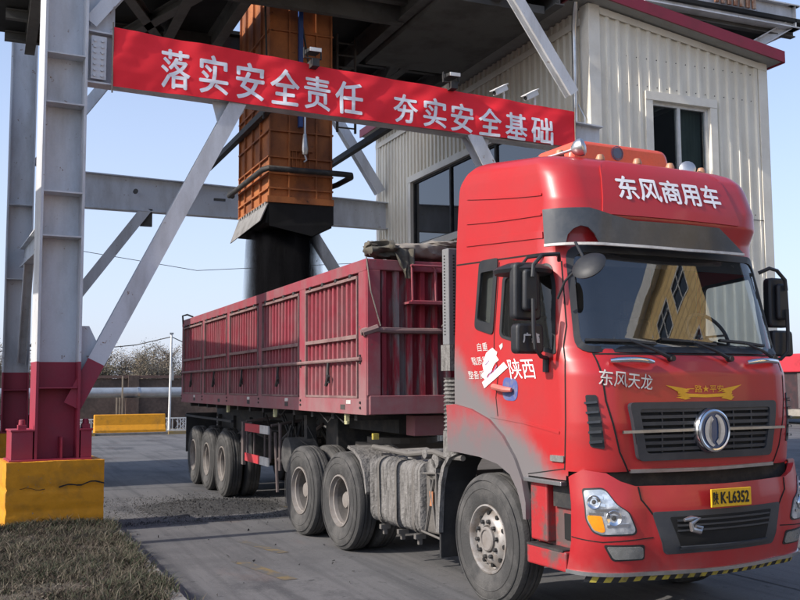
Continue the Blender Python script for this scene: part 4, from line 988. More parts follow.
# ================================================================== STEEL GANTRY
GA = empty('loading_gantry', (-4.31, 8.15, 0), 'tall grey steel gantry with red-painted column feet that spans the truck lane', 'gantry')
GO = (-4.31, 8.15)
def gb(mb, name, m, parent=None, **k):
    mb.v = [(v[0]-GO[0], v[1]-GO[1], v[2]) for v in mb.v]; return mb.build(name, m, parent or GA, **k)
def column(cx, cy, w, d, z0, z1, stiff, zr=2.38):
    def part(za, zb, m, par=None, nm='column'):
        c = MB(); c.box((cx-w/2, cy-d/2, za), (cx-w/2+.035, cy+d/2, zb)); c.box((cx+w/2-.035, cy-d/2, za), (cx+w/2, cy+d/2, zb)); c.box((cx-w/2+.035, cy-.015, za), (cx+w/2-.035, cy+.015, zb))
        return gb(c, nm, m, par)
    top = part(zr, z1, gantry_grey); bot = part(z0, zr, gantry_red, top, 'red_foot')
    s = MB()
    for z in stiff: s.box((cx-w/2+.035, cy-d/2+.01, z), (cx+w/2-.035, cy-.015, z+.022)); s.box((cx-w/2+.035, cy+.015, z), (cx+w/2-.035, cy+d/2-.01, z+.022))
    gb(s, 'stiffener', gantry_grey, top)
    s = MB(); s.box((cx-w/2-.33, cy-d/2-.05, z0-.0), (cx+w/2+.17, cy+d/2+.05, z0+.025))
    for (xa, xb) in ((cx-w/2-.30, cx-w/2-.02), (cx+w/2+.02, cx+w/2+.17)): s.box((xa, cy-d/2+.0, z0+.025), (xb, cy+d/2, z0+.41)); s.box((xa-.015, cy-d/2-.015, z0+.41), (xb+.015, cy+d/2+.015, z0+.435)); s.box(((xa+xb)/2-.055, cy-d/2+.04, z0+.435), ((xa+xb)/2+.055, cy-d/2+.14, z0+.50)); s.lathe([(z0+.5, .0), (z0+.5, .045), (z0+.57, .04), (z0+.575, 0)], ((xa+xb)/2, cy-d/2+.09, 0), 'Z', 12)
    s.box((cx+w/2-.25, cy-d/2+.0, z0+.02), (cx+w/2-.225, cy-.015, z0+.32)); s.box((cx-w/2+.035, cy-d/2+.012, z0+1.0), (cx+w/2-.035, cy-.015, z0+1.022))
    gb(s, 'anchor_base', gantry_red, bot, bevel=.004)
    return top
ZT = 9.35
c1 = column(-4.335, 8.2, .60, .58, 1.0, ZT, (6.83, 6.10, 4.80, 4.16))
c1.rotation_euler = (0, 0, math.radians(5))
c2 = column(-4.60, 18.5, .60, .6, .95, 10.6, (6.4, 4.6))
column(5.75, 9.3, .5, .4, 0, ZT, ()); column(5.75, 18.5, .5, .4, 0, ZT, ())
def ibeam(p, q, h, w, m, name, tw=.025, parent=None, h2=None, up=(0, 0, 1)):
    """I section from p to q (centre line), height h along up"""
    P = Vector(p); Q = Vector(q); d = (Q-P).normalized(); u = Vector(up); x = d.cross(u).normalized(); y = x.cross(d).normalized(); b = MB(); h2 = h2 or h
    def seg(off_a, off_b, wx, hy):
        a = P+y*off_a; c = Q+y*off_b; X = x*wx/2; Y = y*hy/2
        b.hexa([a-X-Y, a+X-Y, a+X+Y, a-X+Y], [c-X-Y, c+X-Y, c+X+Y, c-X+Y])
    seg(h/2-tw/2, h2/2-tw/2, w, tw); seg(-h/2+tw/2, -h2/2+tw/2, w, tw)
    a, c = P, Q; X = x*.01; b.hexa([a-X-y*(h/2-tw), a+X-y*(h/2-tw), a+X+y*(h/2-tw), a-X+y*(h/2-tw)], [c-X-y*(h2/2-tw), c+X-y*(h2/2-tw), c+X+y*(h2/2-tw), c-X+y*(h2/2-tw)])
    return gb(b, name, m, parent)
# front cross beam (behind the banner) and its bolted splice
ibeam((-4.04, 8.15, 6.89), (5.04, 8.15, 6.48), .80, .26, gantry_grey, 'cross_beam', h2=.52)
s = MB(); s.box((-3.98, 7.985, 6.55), (-3.76, 8.005, 7.2))
gb(s, 'splice_plate', gantry_grey, c1)
s = MB()
for i in range(2):
    for k in range(7): s.lathe([(0, 0), (-.025, 0), (-.025, .021), (0, .021)][::-1], (-3.93+i*.105, 7.985, 6.60+k*.088), 'Y', 8)
gb(s, 'bolt', gantry_grey, c1)
s = MB(); s.hexa([(-4.04, 8.12, 7.30), (-3.62, 8.12, 7.28), (-3.62, 8.15, 7.28), (-4.04, 8.15, 7.30)], [(-4.04, 8.12, 7.75), (-3.62, 8.12, 8.15), (-3.62, 8.15, 8.15), (-4.04, 8.15, 8.2)]); gb(s, 'gusset_plate', gantry_grey, c1)
ibeam((-3.98, 8.12, 7.40), (-2.6, 8.12, 9.25), .2, .2, gantry_grey, 'upper_brace', up=(0, 1, 0))
ibeam((4.45, 8.12, 7.30), (3.1, 8.12, 9.2), .2, .2, gantry_grey, 'upper_brace', up=(0, 1, 0))
def brace(p, q, y, w, zr, nm='lower_brace', m=gantry_grey):
    P = Vector(p); Q = Vector(q); d = (Q-P)
    def seg(a, c, mm, par=None, n2=nm): return ibeam(a, c, w, w, mm, n2, tw=.018, up=(0, 1, 0), parent=par)
    if zr and P.z < zr < Q.z:
        t = (zr-P.z)/d.z; M_ = P+d*t; o = seg(M_, Q, m); seg(P, M_, gantry_red, o, 'red_end'); return o
    return seg(P, Q, m)
brace((-4.12, 8.12, 1.75), (-1.75, 8.12, 6.45), 8.12, .25, 2.38)
brace((5.02, 8.12, 1.8), (2.35, 8.12, 6.35), 8.12, .25, 0)
s = MB()
for sx, xx in ((1, -1.75), (-1, 2.35)): s.prism([(xx-sx*.42, 6.5), (xx+sx*.12, 6.5), (xx+sx*.10, 6.3), (xx-sx*.2, 6.0), (xx-sx*.30, 6.05)], 8.10, 8.125, 'Y')
s.prism([(-4.05, 2.0), (-4.05, 2.9), (-3.9, 2.9), (-3.78, 2.65), (-3.98, 2.0)], 8.1, 8.12, 'Y')
gb(s, 'brace_gusset', gantry_grey)
# back frame
ibeam((-4.25, 18.5, 6.95), (5.04, 18.5, 6.78), .92, .28, gantry_grey, 'cross_beam', h2=.76)
brace((-4.2, 18.5, 2.95), (-1.6, 18.5, 6.55), 18.5, .26, 0); brace((5.0, 18.5, 2.95), (2.65, 18.5, 6.45), 18.5, .26, 0)
ibeam((4.85, 18.5, 7.45), (2.9, 18.5, 10.4), .26, .26, gantry_grey, 'upper_brace', up=(0, 1, 0)); ibeam((-4.25, 18.5, 7.45), (-2.25, 18.5, 10.3), .26, .26, gantry_grey, 'upper_brace', up=(0, 1, 0))
s = MB(); s.box((-1.75, 18.46, 6.1), (-1.45, 18.54, 6.55)); s.box((.1, 18.3, 6.86), (.4, 18.36, 6.92)); s.lathe([(-.05, 0), (-.05, .06), (.05, .06), (.05, 0)], (-1.9, 18.3, 6.95), 'Y', 10); gb(s, 'clamp', gantry_dark)
# side beam between the two left columns, bolted, with knee braces
ibeam((-4.38, 8.37, 4.38), (-4.48, 18.28, 5.12), .46, .22, gantry_grey, 'side_beam')
ibeam((-4.38, 8.37, 2.2), (-4.40, 10.2, 4.2), .18, .18, gantry_grey, 'knee_brace', up=(1, 0, 0)); ibeam((-4.48, 18.28, 2.6), (-4.45, 16.2, 4.8), .2, .2, gantry_grey, 'knee_brace', up=(1, 0, 0))
# dark rails carrying the floodlights, resting on both beams
for x, ya in ((-.56, 7.80), (1.90, 7.80)):
    s = MB(); s.box((x-.06, ya, 7.10 if x < 0 else 7.02), (x+.06, 18.7, 7.22 if x < 0 else 7.14)); gb(s, 'rail', dark_steel)
# operating deck overhead: girders, joists, plate
s = MB()
for x in (-4.6, -2.1, .2 - .9, 1.75, 3.1, 4.45): pass
gx = (-4.6, -2.05, -1.05, 1.95, 3.15, 4.35)
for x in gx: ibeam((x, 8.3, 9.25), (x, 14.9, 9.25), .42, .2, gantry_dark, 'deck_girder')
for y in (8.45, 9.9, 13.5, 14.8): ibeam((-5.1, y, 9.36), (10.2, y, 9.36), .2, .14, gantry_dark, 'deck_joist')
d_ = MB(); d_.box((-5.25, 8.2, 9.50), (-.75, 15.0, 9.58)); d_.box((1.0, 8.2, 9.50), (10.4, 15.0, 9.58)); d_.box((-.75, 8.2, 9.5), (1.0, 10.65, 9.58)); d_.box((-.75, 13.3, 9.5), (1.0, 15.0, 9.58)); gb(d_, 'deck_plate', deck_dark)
d_ = MB(); d_.box((-2.0, 10.2, 9.0), (2.0, 10.34, 9.48)); d_.box((-2.0, 13.4, 9.0), (2.0, 13.54, 9.48)); d_.box((2.1, 8.6, 8.95), (4.2, 12.5, 9.1)); gb(d_, 'deck_trimmer', gantry_dark)
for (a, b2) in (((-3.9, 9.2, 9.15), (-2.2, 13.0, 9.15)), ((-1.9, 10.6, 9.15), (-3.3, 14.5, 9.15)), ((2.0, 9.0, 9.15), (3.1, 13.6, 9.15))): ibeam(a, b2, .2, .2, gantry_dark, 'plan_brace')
s = MB()
for (xa, y) in ((1.35, 12.2), (1.75, 12.2)): s.tube([(xa, y, 7.3), (xa, y, 9.4)], .03, 6)
for k in range(8): s.tube([(1.35, 12.2, 7.4+k*.26), (1.75, 12.2, 7.4+k*.26)], .018, 6)
gb(s, 'ladder', gantry_dark)
# outrigger of the deck over the cabin roof
ibeam((6.2, 8.3, 9.62), (10.15, 8.3, 9.62), .5, .25, gantry_grey, 'outrigger_beam'); ibeam((10.05, 8.2, 9.62), (10.05, 13.5, 9.62), .5, .25, gantry_grey, 'outrigger_beam')
ibeam((8.55, 8.6, 8.62), (9.95, 8.35, 9.45), .2, .2, gantry_grey, 'outrigger_strut'); ibeam((8.4, 9.6, 8.6), (7.2, 9.6, 9.4), .22, .2, gantry_grey, 'outrigger_strut')
s = MB(); s.box((7.9, 8.9, 8.5), (8.2, 9.2, 9.5)); s.box((7.95, 8.86, 8.75), (8.15, 8.9, 9.35)); gb(s, 'roof_post', gantry_grey)
s = MB()
random.seed(11)
for k in range(7): s.box((7.9+k*.16, 8.15, 9.6), (7.98+k*.16, 8.2, 9.9-.03*(k % 3)))
gb(s, 'rusty_toe_plate', mat('rusty_plate', (.2, .09, .05), .9, spot=(.5, .47, .4), scale=6), None)
# concrete footings
def pedestal(name, x0, x1, y0, y1, z1, label, rz=0.):
    V = []; F = []; 
    bm = bmesh.new(); bmesh.ops.create_cube(bm, size=1)
    for v in bm.verts: v.co = Vector((x0 if v.co.x < 0 else x1, y0 if v.co.y < 0 else y1, -.05 if v.co.z < 0 else z1))
    bmesh.ops.subdivide_edges(bm, edges=bm.edges[:], cuts=22, use_grid_fill=True)
    for v in bm.verts:
        n_ = noise.noise(v.co*2.1)*.009+noise.noise(v.co*13)*.007
        crack = abs(v.co.z-(.62+.05*noise.noise(Vector((v.co.x*4, v.co.y*4, 3)))))
        if crack < .022: n_ -= .016
        if abs(v.co.z-.34) < .03: n_ -= .012
        c = Vector(((x0+x1)/2, (y0+y1)/2, z1/2)); d = v.co-c
        q = Vector((d.x/(x1-x0), d.y/(y1-y0), d.z/z1)); mx = max(abs(q.x), abs(q.y), abs(q.z))
        ax_ = [abs(q.x), abs(q.y), abs(q.z)].index(mx); v.co[ax_] += n_*(1 if d[ax_] > 0 else -1)
    if rz: bmesh.ops.rotate(bm, cent=((x0+x1)/2, y0, 0), matrix=Matrix.Rotation(rz, 3, 'Z'), verts=bm.verts)
    me = bpy.data.meshes.new(name); bm.to_mesh(me); bm.free(); me.materials.append(yellow_conc); me.polygons.foreach_set('use_smooth', [True]*len(me.polygons)); me.set_sharp_from_angle(angle=math.radians(50))
    o = bpy.data.objects.new(name, me); COL.objects.link(o); tag(o, label, 'concrete footing', 'yellow column footings'); return o
pedestal('concrete_footing', -4.97, -3.68, 7.74, 8.9, 1.0, 'big yellow painted cracked concrete footing at the grass edge, nearest', math.radians(5))
pedestal('concrete_footing', -5.3, -3.9, 18.1, 19.2, .95, 'yellow concrete footing of the far left column, half hidden at the picture edge')

# ------------------------------------------------------------------ banner
def ban(x, t, off=0.):
    u = (x+3.66)/(4.40+3.66); zt = 7.35-.42*u-.05*math.sin(PI*u)*.3; zb = 6.45-.19*u+.02*math.sin(3*PI*u)*.3
    w = .010*math.sin(x*5.1)+.035*noise.noise(Vector((x*1.1+t*1.1, t*1.2, 2)))+.020*noise.noise(Vector((x*3.2-t*2, t*1.9, 9)))+.012*math.sin(t*5+x*2)+.014*abs(noise.noise(Vector((x*.9, t*5, 5))))
    return (x, 7.97-w-off, zb+(zt-zb)*t)
V = []; F = []; nx, nt = 300, 16
for i in range(nx+1):
    for j in range(nt+1): V.append(ban(-3.66+8.06*i/nx, j/nt))
for i in range(nx):
    for j in range(nt): a = i*(nt+1)+j; F.append((a, a+nt+1, a+nt+2, a+1))
BN = MB().add(V, F).build('banner', banner_red, None, smooth=True, recalc=False)
tag(BN, 'long red cloth banner with white Chinese slogan stretched across the gantry beam', 'banner')
chars = [('落', -2.74, .42, 7.12, 6.52), ('实', -2.16, .43, 7.10, 6.50), ('安', -1.58, .44, 7.06, 6.48), ('全', -1.02, .46, 7.02, 6.46), ('责', -.48, .43, 6.98, 6.44), ('任', .06, .45, 6.95, 6.42),
         ('夯', 1.06, .42, 6.86, 6.38), ('实', 1.60, .42, 6.84, 6.36), ('安', 2.12, .42, 6.81, 6.34), ('全', 2.65, .42, 6.79, 6.32), ('基', 3.17, .43, 6.76, 6.30), ('础', 3.70, .42, 6.74, 6.27)]
for (ch, x, w, zt, zb) in chars:
    v, f = text_geo(ch, .62, 0., .06)
    ax0, ax1 = min(p[0] for p in v), max(p[0] for p in v); ay0, ay1 = min(p[1] for p in v), max(p[1] for p in v); kx = w/(ax1-ax0); kz = (zt-zb)/(ay1-ay0); mb = MB()
    u = (x+3.66)/8.06; z1 = 7.35-.42*u-.015*math.sin(PI*u); z0 = 6.45-.19*u+.006*math.sin(3*PI*u)
    for k, (dx, dz) in enumerate(((0, 0), (.011, 0), (-.011, 0), (0, .008), (0, -.008))):
        mb.add([ban(x+(p[0]-(ax0+ax1)/2)*kx+dx, ((zt+zb)/2+(p[1]-(ay0+ay1)/2)*kz+dz-z0)/(z1-z0), .006+.0006*k) for p in v], f)
    mb.build('banner_character', white_letters, BN, recalc=False)
b = MB()
b.tube([(-3.665, 7.96, 6.35), (-3.665, 7.96, 7.42)], .012, 6); b.tube([(4.40, 7.96, 6.2), (4.40, 7.96, 7.0)], .012, 6)
b.build('banner_edge_pole', canvas_mat, BN)

# ------------------------------------------------------------------ floodlights and cameras on the beam
def flood(x, z, label):
    S = .7
    o = empty('floodlight', (x, 7.86, z), label, 'floodlight', 'floodlights above the banner')
    h = MB(); h.hexa([(-.10, -.16, .0), (.10, -.16, .0), (.10, -.16, .05), (-.10, -.16, .05)], [(-.10, .14, .02), (.10, .14, .02), (.10, .14, .10), (-.10, .14, .10)]); h.build('lamp_housing', dark_steel, o, bevel=.01)
    h = MB(); h.box((-.095, -.175, -.005), (.095, -.162, .055)); h.build('lamp_lens', white_paint, o)
    h = MB(); h.box((-.15, -.02, -.06), (-.135, .02, .1)); h.box((.135, -.02, -.06), (.15, .02, .1)); h.box((-.15, -.02, -.075), (.15, .02, -.06)); h.build('lamp_bracket', dark_steel, o)
flood(-.60, 7.30, 'small floodlight on the dark rail above the left half of the banner'); flood(1.86, 7.20, 'small floodlight on the dark rail above the middle of the banner')
def cctv(x, z, label):
    o = empty('security_camera', (x, 8.05, z), label, 'camera', 'security cameras on the beam')
    h = MB(); d = Vector((-.9, -.3, -.5)).normalized(); a = Vector((0.15, .12, .36)); b_ = a+d*.34
    h.bar(a, b_, .10, .10); h.build('camera_body', white_paint, o, bevel=.015)
    h = MB(); h.bar(a+Vector((0, 0, .06)), b_+d*.06+Vector((0, 0, .06)), .13, .015); h.build('camera_hood', white_paint, o)
    h = MB(); h.tube([b_, b_+d*.012], .035, 12); h.build('camera_lens', dark_hole, o)
    h = MB(); h.tube([(0.1, .1, -.25), (.1, .1, .22), (.06, .06, .28)], .018, 8); h.box((.04, .04, -.27), (.16, .16, -.24)); h.build('camera_post', white_paint, o, smooth=True)
cctv(2.95, 6.92, 'white security camera on the beam, the one nearer the middle of the banner'); cctv(3.58, 6.90, 'white security camera on the beam, the one nearer the cabin corner')

# ------------------------------------------------------------------ orange coal chute
HO = empty('coal_chute', (.12, 11.95, 5.45), 'rusty orange ribbed steel chute hanging above the trailer', 'chute')
def hb_(mb, name, m, parent=None, **k):
    mb.v = [(v[0]-.12, v[1]-11.95, v[2]-5.45) for v in mb.v]; return mb.build(name, m, parent or HO, **k)
hx0, hx1, hy0, hy1 = -.50, .75, 10.8, 13.1
b = MB(); b.box((hx0+.03, hy0+.03, 5.47), (hx1-.03, hy0+.05, 9.9)); b.box((hx0+.03, hy1-.05, 5.47), (hx1-.03, hy1-.03, 9.9)); b.box((hx0+.03, hy0+.05, 5.47), (hx0+.05, hy1-.05, 9.9)); b.box((hx1-.05, hy0+.05, 5.47), (hx1-.03, hy1-.05, 9.9)); b.box((hx0+.05, hy0+.05, 7.6), (hx1-.05, hy1-.05, 7.62)); hb_(b, 'chute_casing', hopper_orange)
b = MB()
for z in (5.47, 5.70, 5.98, 6.30, 6.80, 7.45, 8.1, 8.75): b.box((hx0-.02, hy0-.02, z), (hx1+.02, hy0+.028, z+.03)); b.box((hx0-.02, hy0+.028, z), (hx0+.028, hy1-.028, z+.03)); b.box((hx1-.028, hy0+.028, z), (hx1+.02, hy1-.028, z+.03)); b.box((hx0-.02, hy1-.028, z), (hx1+.02, hy1+.02, z+.03))
b.box((hx0-.03, hy0-.03, 5.44), (hx1+.03, hy0+.03, 5.56))
for x in (hx0, -.12, .42, hx1-.03): b.box((x, hy0-.015, 5.56), (x+.03, hy0+.03, 9.9))
for y in (11.4, 12.0, 12.6, 13.07): b.box((hx0-.016, y, 5.5), (hx0+.03, y+.03, 9.9))
for x in (-.05, .03, .12, .2, .28): b.box((x, hy0-.005, 6.02), (x+.012, hy0+.03, 6.45))
b.box((-.10, hy0-.01, 6.45), (.36, hy0+.03, 6.47)); hb_(b, 'chute_rib', hopper_orange)
b = MB(); zr = 6.04
b.tube([(hx0-.14, 13.4, zr-.02), (hx0-.14, 10.72, zr-.02), (hx0-.06, 10.62, zr), (.9, 10.62, zr), (1.08, 10.64, zr), (1.12, 10.75, zr-.02), (1.1, 11.5, zr-.02), (.98, 12.0, zr-.03)], .055, 10); b.tube([(hx0-.14, 13.35, zr), (hx0-.05, 13.5, zr)], .06, 8); hb_(b, 'hydraulic_ring_pipe', dark_steel, smooth=True)
b = MB()
b.hexa([(hx0-.02, hy0, 5.42), (hx0+.0, hy0, 5.42), (hx0+.0, hy1, 5.42), (hx0-.02, hy1, 5.42)], [(hx0-.16, hy0+.04, 5.08), (hx0-.14, hy0+.04, 5.08), (hx0-.14, hy1+.1, 4.98), (hx0-.16, hy1+.1, 4.98)])
for k in range(11): b.box((hx0-.035, hy0+.1+k*.2, 5.40), (hx0-.0, hy0+.2+k*.2, 5.46))
hb_(b, 'flared_skirt', skirt_grey)
b = MB(); b.hexa([(hx0+.0, hy0+.0, 5.44), (hx1, hy0, 5.44), (hx1, hy1, 5.44), (hx0, hy1, 5.44)], [(hx0-.04, hy0+.06, 5.06), (hx1, hy0+.03, 5.02), (hx1, hy1-.1, 5.02), (hx0-.04, hy1-.1, 5.06)])
b.add([(hx0, hy0, 5.44), (hx1+.03, hy0, 5.44), (hx1+.03, hy0, 5.08), (.36, hy0+.02, 4.84), (hx0+.02, hy0+.02, 5.0)], [(0, 1, 2, 3, 4)]); b.add([(hx1+.03, hy0, 5.44), (hx1+.03, hy1, 5.44), (hx1+.03, hy1, 5.1), (hx1+.03, hy0, 5.12)], [(0, 1, 2, 3)])
hb_(b, 'rubber_skirt', mat('black_rubber_skirt', (.008, .008, .008), .85))
b = MB(); b.box((.05, hy0-.12, 6.9), (.13, hy0-.03, 9.9)); hb_(b, 'blue_hanger', mat('blue_hanger', (.02, .06, .22), .5))
b = MB(); b.tube([(.16, hy0-.14, 6.75), (.16, hy0-.14, 7.6)], .022, 8); b.lathe([(6.36, .0), (6.36, .05), (6.45, .07), (6.6, .06), (6.76, .035)], (.16, hy0-.14, 0), 'Z', 10); b.tube([(.16, hy0-.14, 6.36), (.19, hy0-.14, 6.26), (.14, hy0-.14, 6.22)], .02, 6); hb_(b, 'hook_block', dull_chrome, smooth=True)
b = MB(); b.tube([(.12, hy0-.08, 8.9), (.3, hy0-.1, 7.8), (.8, 10.5, 7.15)], .02, 6); b.tube([(hx0-.1, hy0-.05, 9.2), (hx0-.06, hy0-.04, 8.0), (hx0-.12, hy0-.03, 7.0)], .02, 6); hb_(b, 'cable', dark_steel)
# falling coal: a ragged stream of lumps and dust
random.seed(5)
cs = MB(); nz, na = 90, 72; V = []; F = []; SX, SY = .49, .80
def ragged(a, z): return 1+.12*noise.noise(Vector((math.cos(a)*1.7, math.sin(a)*1.7, z*.3)))+.09*noise.noise(Vector((math.cos(a)*7, math.sin(a)*7, z*.22)))+.05*noise.noise(Vector((math.cos(a)*22, math.sin(a)*22, z*.5)))
for i in range(nz+1):
    z = 5.35-(5.35-2.2)*i/nz
    for k in range(na):
        a = 2*PI*k/na; q = ragged(a, z)-.06; V.append((.12+SX*q*math.cos(a), 11.95+SY*q*math.sin(a), z))
for i in range(nz):
    for k in range(na): F.append((i*na+k, i*na+(k+1) % na, (i+1)*na+(k+1) % na, (i+1)*na+k))
cs.add(V, F)
def chip(mb, p, r, zs=1.):
    e = [Vector((random.gauss(0, 1), random.gauss(0, 1), random.gauss(0, 1))).normalized()*r*random.uniform(.6, 1.2) for _ in range(4)]
    for q in e: q.z *= zs
    P = Vector(p); mb.add([P+q for q in e], [(0, 1, 2), (0, 2, 3), (0, 3, 1), (1, 3, 2)])
strands = [(random.uniform(0, 2*PI), random.random()**1.8*.34, random.uniform(4.2, 5.3), random.uniform(.6, 3.2)) for _ in range(1500)]
for (a, sp, zt, ln) in strands:                       # thin falling threads of grains
    for k in range(int(10+26*(1-sp/.34))):
        z = zt-ln*random.random(); rr = .93+sp*(.5+.5*(5.3-z)/3)+random.gauss(0, .008); a2 = a+random.gauss(0, .01)
        if z > 2.3: chip(cs, (.12+SX*rr*math.cos(a2), 11.95+SY*rr*math.sin(a2), z), random.uniform(.0022, .006), random.uniform(4, 16))
for k in range(900):
    a = random.uniform(0, 2*PI); rr = 1+random.random()*.3; chip(cs, (.12+SX*rr*math.cos(a), 11.95+SY*rr*math.sin(a), random.uniform(2.8, 5.0)), random.uniform(.006, .016), 1.4)
cs = cs.build('falling_coal', coal_mat, None, recalc=False)
dm = bpy.data.materials.new('coal_dust_air'); dm.use_nodes = True; dn = dm.node_tree; dn.nodes.clear(); do = nd(dn, 'ShaderNodeOutputMaterial'); dv = nd(dn, 'ShaderNodeVolumePrincipled'); dn.links.new(dv.outputs[0], do.inputs['Volume'])
dv.inputs['Color'].default_value = (.03, .03, .035, 1); dtc = nd(dn, 'ShaderNodeTexCoord'); dmp = nd(dn, 'ShaderNodeMapping'); dmp.inputs['Location'].default_value = (-.12/.86, -11.95/1.35, 0); dmp.inputs['Scale'].default_value = (1/.86, 1/1.35, 0)
dn.links.new(dtc.outputs['Object'], dmp.inputs[0]); dl = nd(dn, 'ShaderNodeVectorMath', operation='LENGTH'); dn.links.new(dmp.outputs[0], dl.inputs[0])
dr = nd(dn, 'ShaderNodeMapRange', interpolation_type='SMOOTHSTEP'); dr.inputs['From Min'].default_value = .97; dr.inputs['From Max'].default_value = .5; dn.links.new(dl.outputs['Value'], dr.inputs[0])
dp2 = nd(dn, 'ShaderNodeMapping'); dp2.inputs['Scale'].default_value = (3, 3, .45); dn.links.new(dtc.outputs['Object'], dp2.inputs[0]); dno = nd(dn, 'ShaderNodeTexNoise', Scale=1.6, Detail=4.); dn.links.new(dp2.outputs[0], dno.inputs['Vector'])
dnr = nd(dn, 'ShaderNodeMapRange'); dnr.inputs['From Min'].default_value = .38; dnr.inputs['From Max'].default_value = .68; dnr.inputs['To Max'].default_value = 9.; dn.links.new(dno.outputs[0], dnr.inputs[0])
dn.links.new(mth(dn, 'MULTIPLY', dr.outputs[0], dnr.outputs[0]), dv.inputs['Density'])
dc = MB(); dc.lathe([(2.6, 0), (2.6, 1), (5.35, .82), (5.35, 0)], (0, 0, 0), 'Z', 24); dc.v = [(.12+.84*v[0], 11.95+1.33*v[1], v[2]) for v in dc.v]; dc.build('coal_dust', dm, cs); tag(cs, 'black stream of coal falling from the chute into the trailer', 'coal', kind='stuff')
# coal load heaped inside the body
V = []; F = []; nx, ny = 24, 90
for i in range(nx+1):
    for j in range(ny+1):
        x = -1.15+2.3*i/nx; y = 4.0+10.9*j/ny; z = 2.35+.75*math.exp(-((y-12)/1.9)**2)*(1-.5*(x/1.15)**2)+.08*noise.noise(Vector((x*3, y*3, 0)))
        V.append((x, y, z))
for i in range(nx):
    for j in range(ny): a = i*(ny+1)+j; F.append((a, a+ny+1, a+ny+2, a+1))
cl = MB().add(V, F).build('coal_load', coal_mat, None, smooth=True); tag(cl, 'heap of black coal lying inside the maroon trailer body', 'coal', kind='stuff')

# ================================================================== CONTROL CABIN (corrugated)
CB = empty('control_cabin', (5.06, 8.4, 0), 'cream corrugated steel cabin with red roof edge beside the truck lane', 'building')
def cbb(mb, name, m, parent=None, **k):
    mb.v = [(v[0]-5.06, v[1]-8.4, v[2]) for v in mb.v]; return mb.build(name, m, parent or CB, **k)
CX0, CX1, CY0, CY1 = 5.06, 9.32, 8.4, 19.2
def corr(a0, a1, fixed, axis, ztop, holes, zb=.0, pitch=.235):
    """corrugated sheet: runs a0..a1 along axis, ribs stand out by 4 cm; holes (a,b,za,zb)"""
    out = -1; V = []; F = []; cuts = set()
    n = int((a1-a0)/pitch); p = (a1-a0)/n; pts = []
    for j in range(n):
        a = a0+j*p; pts += [(a, 0), (a+p*.58, 0), (a+p*.68, .042), (a+p*.90, .042)]
    pts.append((a1, 0)); mb = MB()
    for (a, da), (b, db) in zip(pts, pts[1:]):
        spans = [(zb, (ztop(a)+ztop(b))/2)]
        for (ha, hb2, hz0, hz1) in holes:
            if a < hb2-1e-3 and b > ha+1e-3:
                ns = []
                for (u, v) in spans: ns += [(u, min(v, hz0)), (max(u, hz1), v)]
                spans = [s for s in ns if s[1]-s[0] > .01]
        for (u, v) in spans:
            if axis == 'X': mb.add([(a, fixed-da, u), (b, fixed-db, u), (b, fixed-db, v), (a, fixed-da, v)], [(0, 1, 2, 3)])
            else: mb.add([(fixed-da, a, u), (fixed-db, b, u), (fixed-db, b, v), (fixed-da, a, v)], [(0, 3, 2, 1)])
    return mb
ztf = lambda x: 9.2-.155*(x-5.06)
cbb(corr(CX0+.2, CX1-.2, CY0, 'X', ztf, [(6.42, 7.86, 5.9, 7.50)]), 'front_wall', wall_cream)
cbb(corr(CY0+.25, CY1-.2, CX0, 'Y', lambda y: 9.2, [(9.9, 16.75, 5.65, 7.42)], pitch=.22), 'lane_wall', wall_cream)
b = MB(); b.box((CX1-.02, CY0+.1, 0), (CX1, CY1, 8.5)); b.box((CX0+.1, CY1-.02, 0), (CX1, CY1, 8.5)); cbb(b, 'rear_wall', wall_cream)
b = MB()
b.box((CX0-.055, CY0-.055, 0), (CX0+.20, CY0+.0, 9.2)); b.box((CX0-.055, CY0+.0, 0), (CX0+.0, CY0+.25, 9.21)); b.box((CX1-.2, CY0-.055, 0), (CX1+.03, CY0+.0, 8.57)); b.box((CX1-.0, CY0+.0, 0), (CX1+.03, CY0+.2, 8.57)); b.box((CX0-.055, CY1-.2, 0), (CX0, CY1, 9.2))
cbb(b, 'corner_trim', wall_trim, bevel=.006)
b = MB(); b.hexa([(CX0+.2, CY0-.065, 9.02), (CX1, CY0-.065, 8.40), (CX1, CY0-.045, 8.40), (CX0+.2, CY0-.045, 9.02)], [(CX0+.2, CY0-.065, 9.15), (CX1, CY0-.065, 8.53), (CX1, CY0-.045, 8.53), (CX0+.2, CY0-.045, 9.15)]); b.box((CX0-.065, CY0+.25, 8.86), (CX0-.045, CY1, 9.0)); cbb(b, 'eave_trim', wall_trim)
# roof slab with red edge, sloping to the right
def zr_(x): return 8.53+.155*(9.47-x)
b = MB(); x0, x1, y0, y1 = 4.66, 9.47, 8.02, 19.5
b.hexa([(x0, y0, zr_(x0)), (x1, y0, zr_(x1)), (x1, y1, zr_(x1)), (x0, y1, zr_(x0))], [(x0, y0, zr_(x0)+.16), (x1, y0, zr_(x1)+.16), (x1, y1, zr_(x1)+.16), (x0, y1, zr_(x0)+.16)])
RF = cbb(b, 'roof', mat('roof_soffit_sheet', (.32, .315, .29), .7, spot=(.25, .24, .2)))
b = MB(); e = .012
b.hexa([(x0-e, y0-e-.03, zr_(x0)-.03), (x1+e, y0-e-.03, zr_(x1)-.03), (x1+e, y0-.003, zr_(x1)-.03), (x0-e, y0-.003, zr_(x0)-.03)], [(x0-e, y0-e-.03, zr_(x0)+.2), (x1+e, y0-e-.03, zr_(x1)+.2), (x1+e, y0-.003, zr_(x1)+.2), (x0-e, y0-.003, zr_(x0)+.2)])
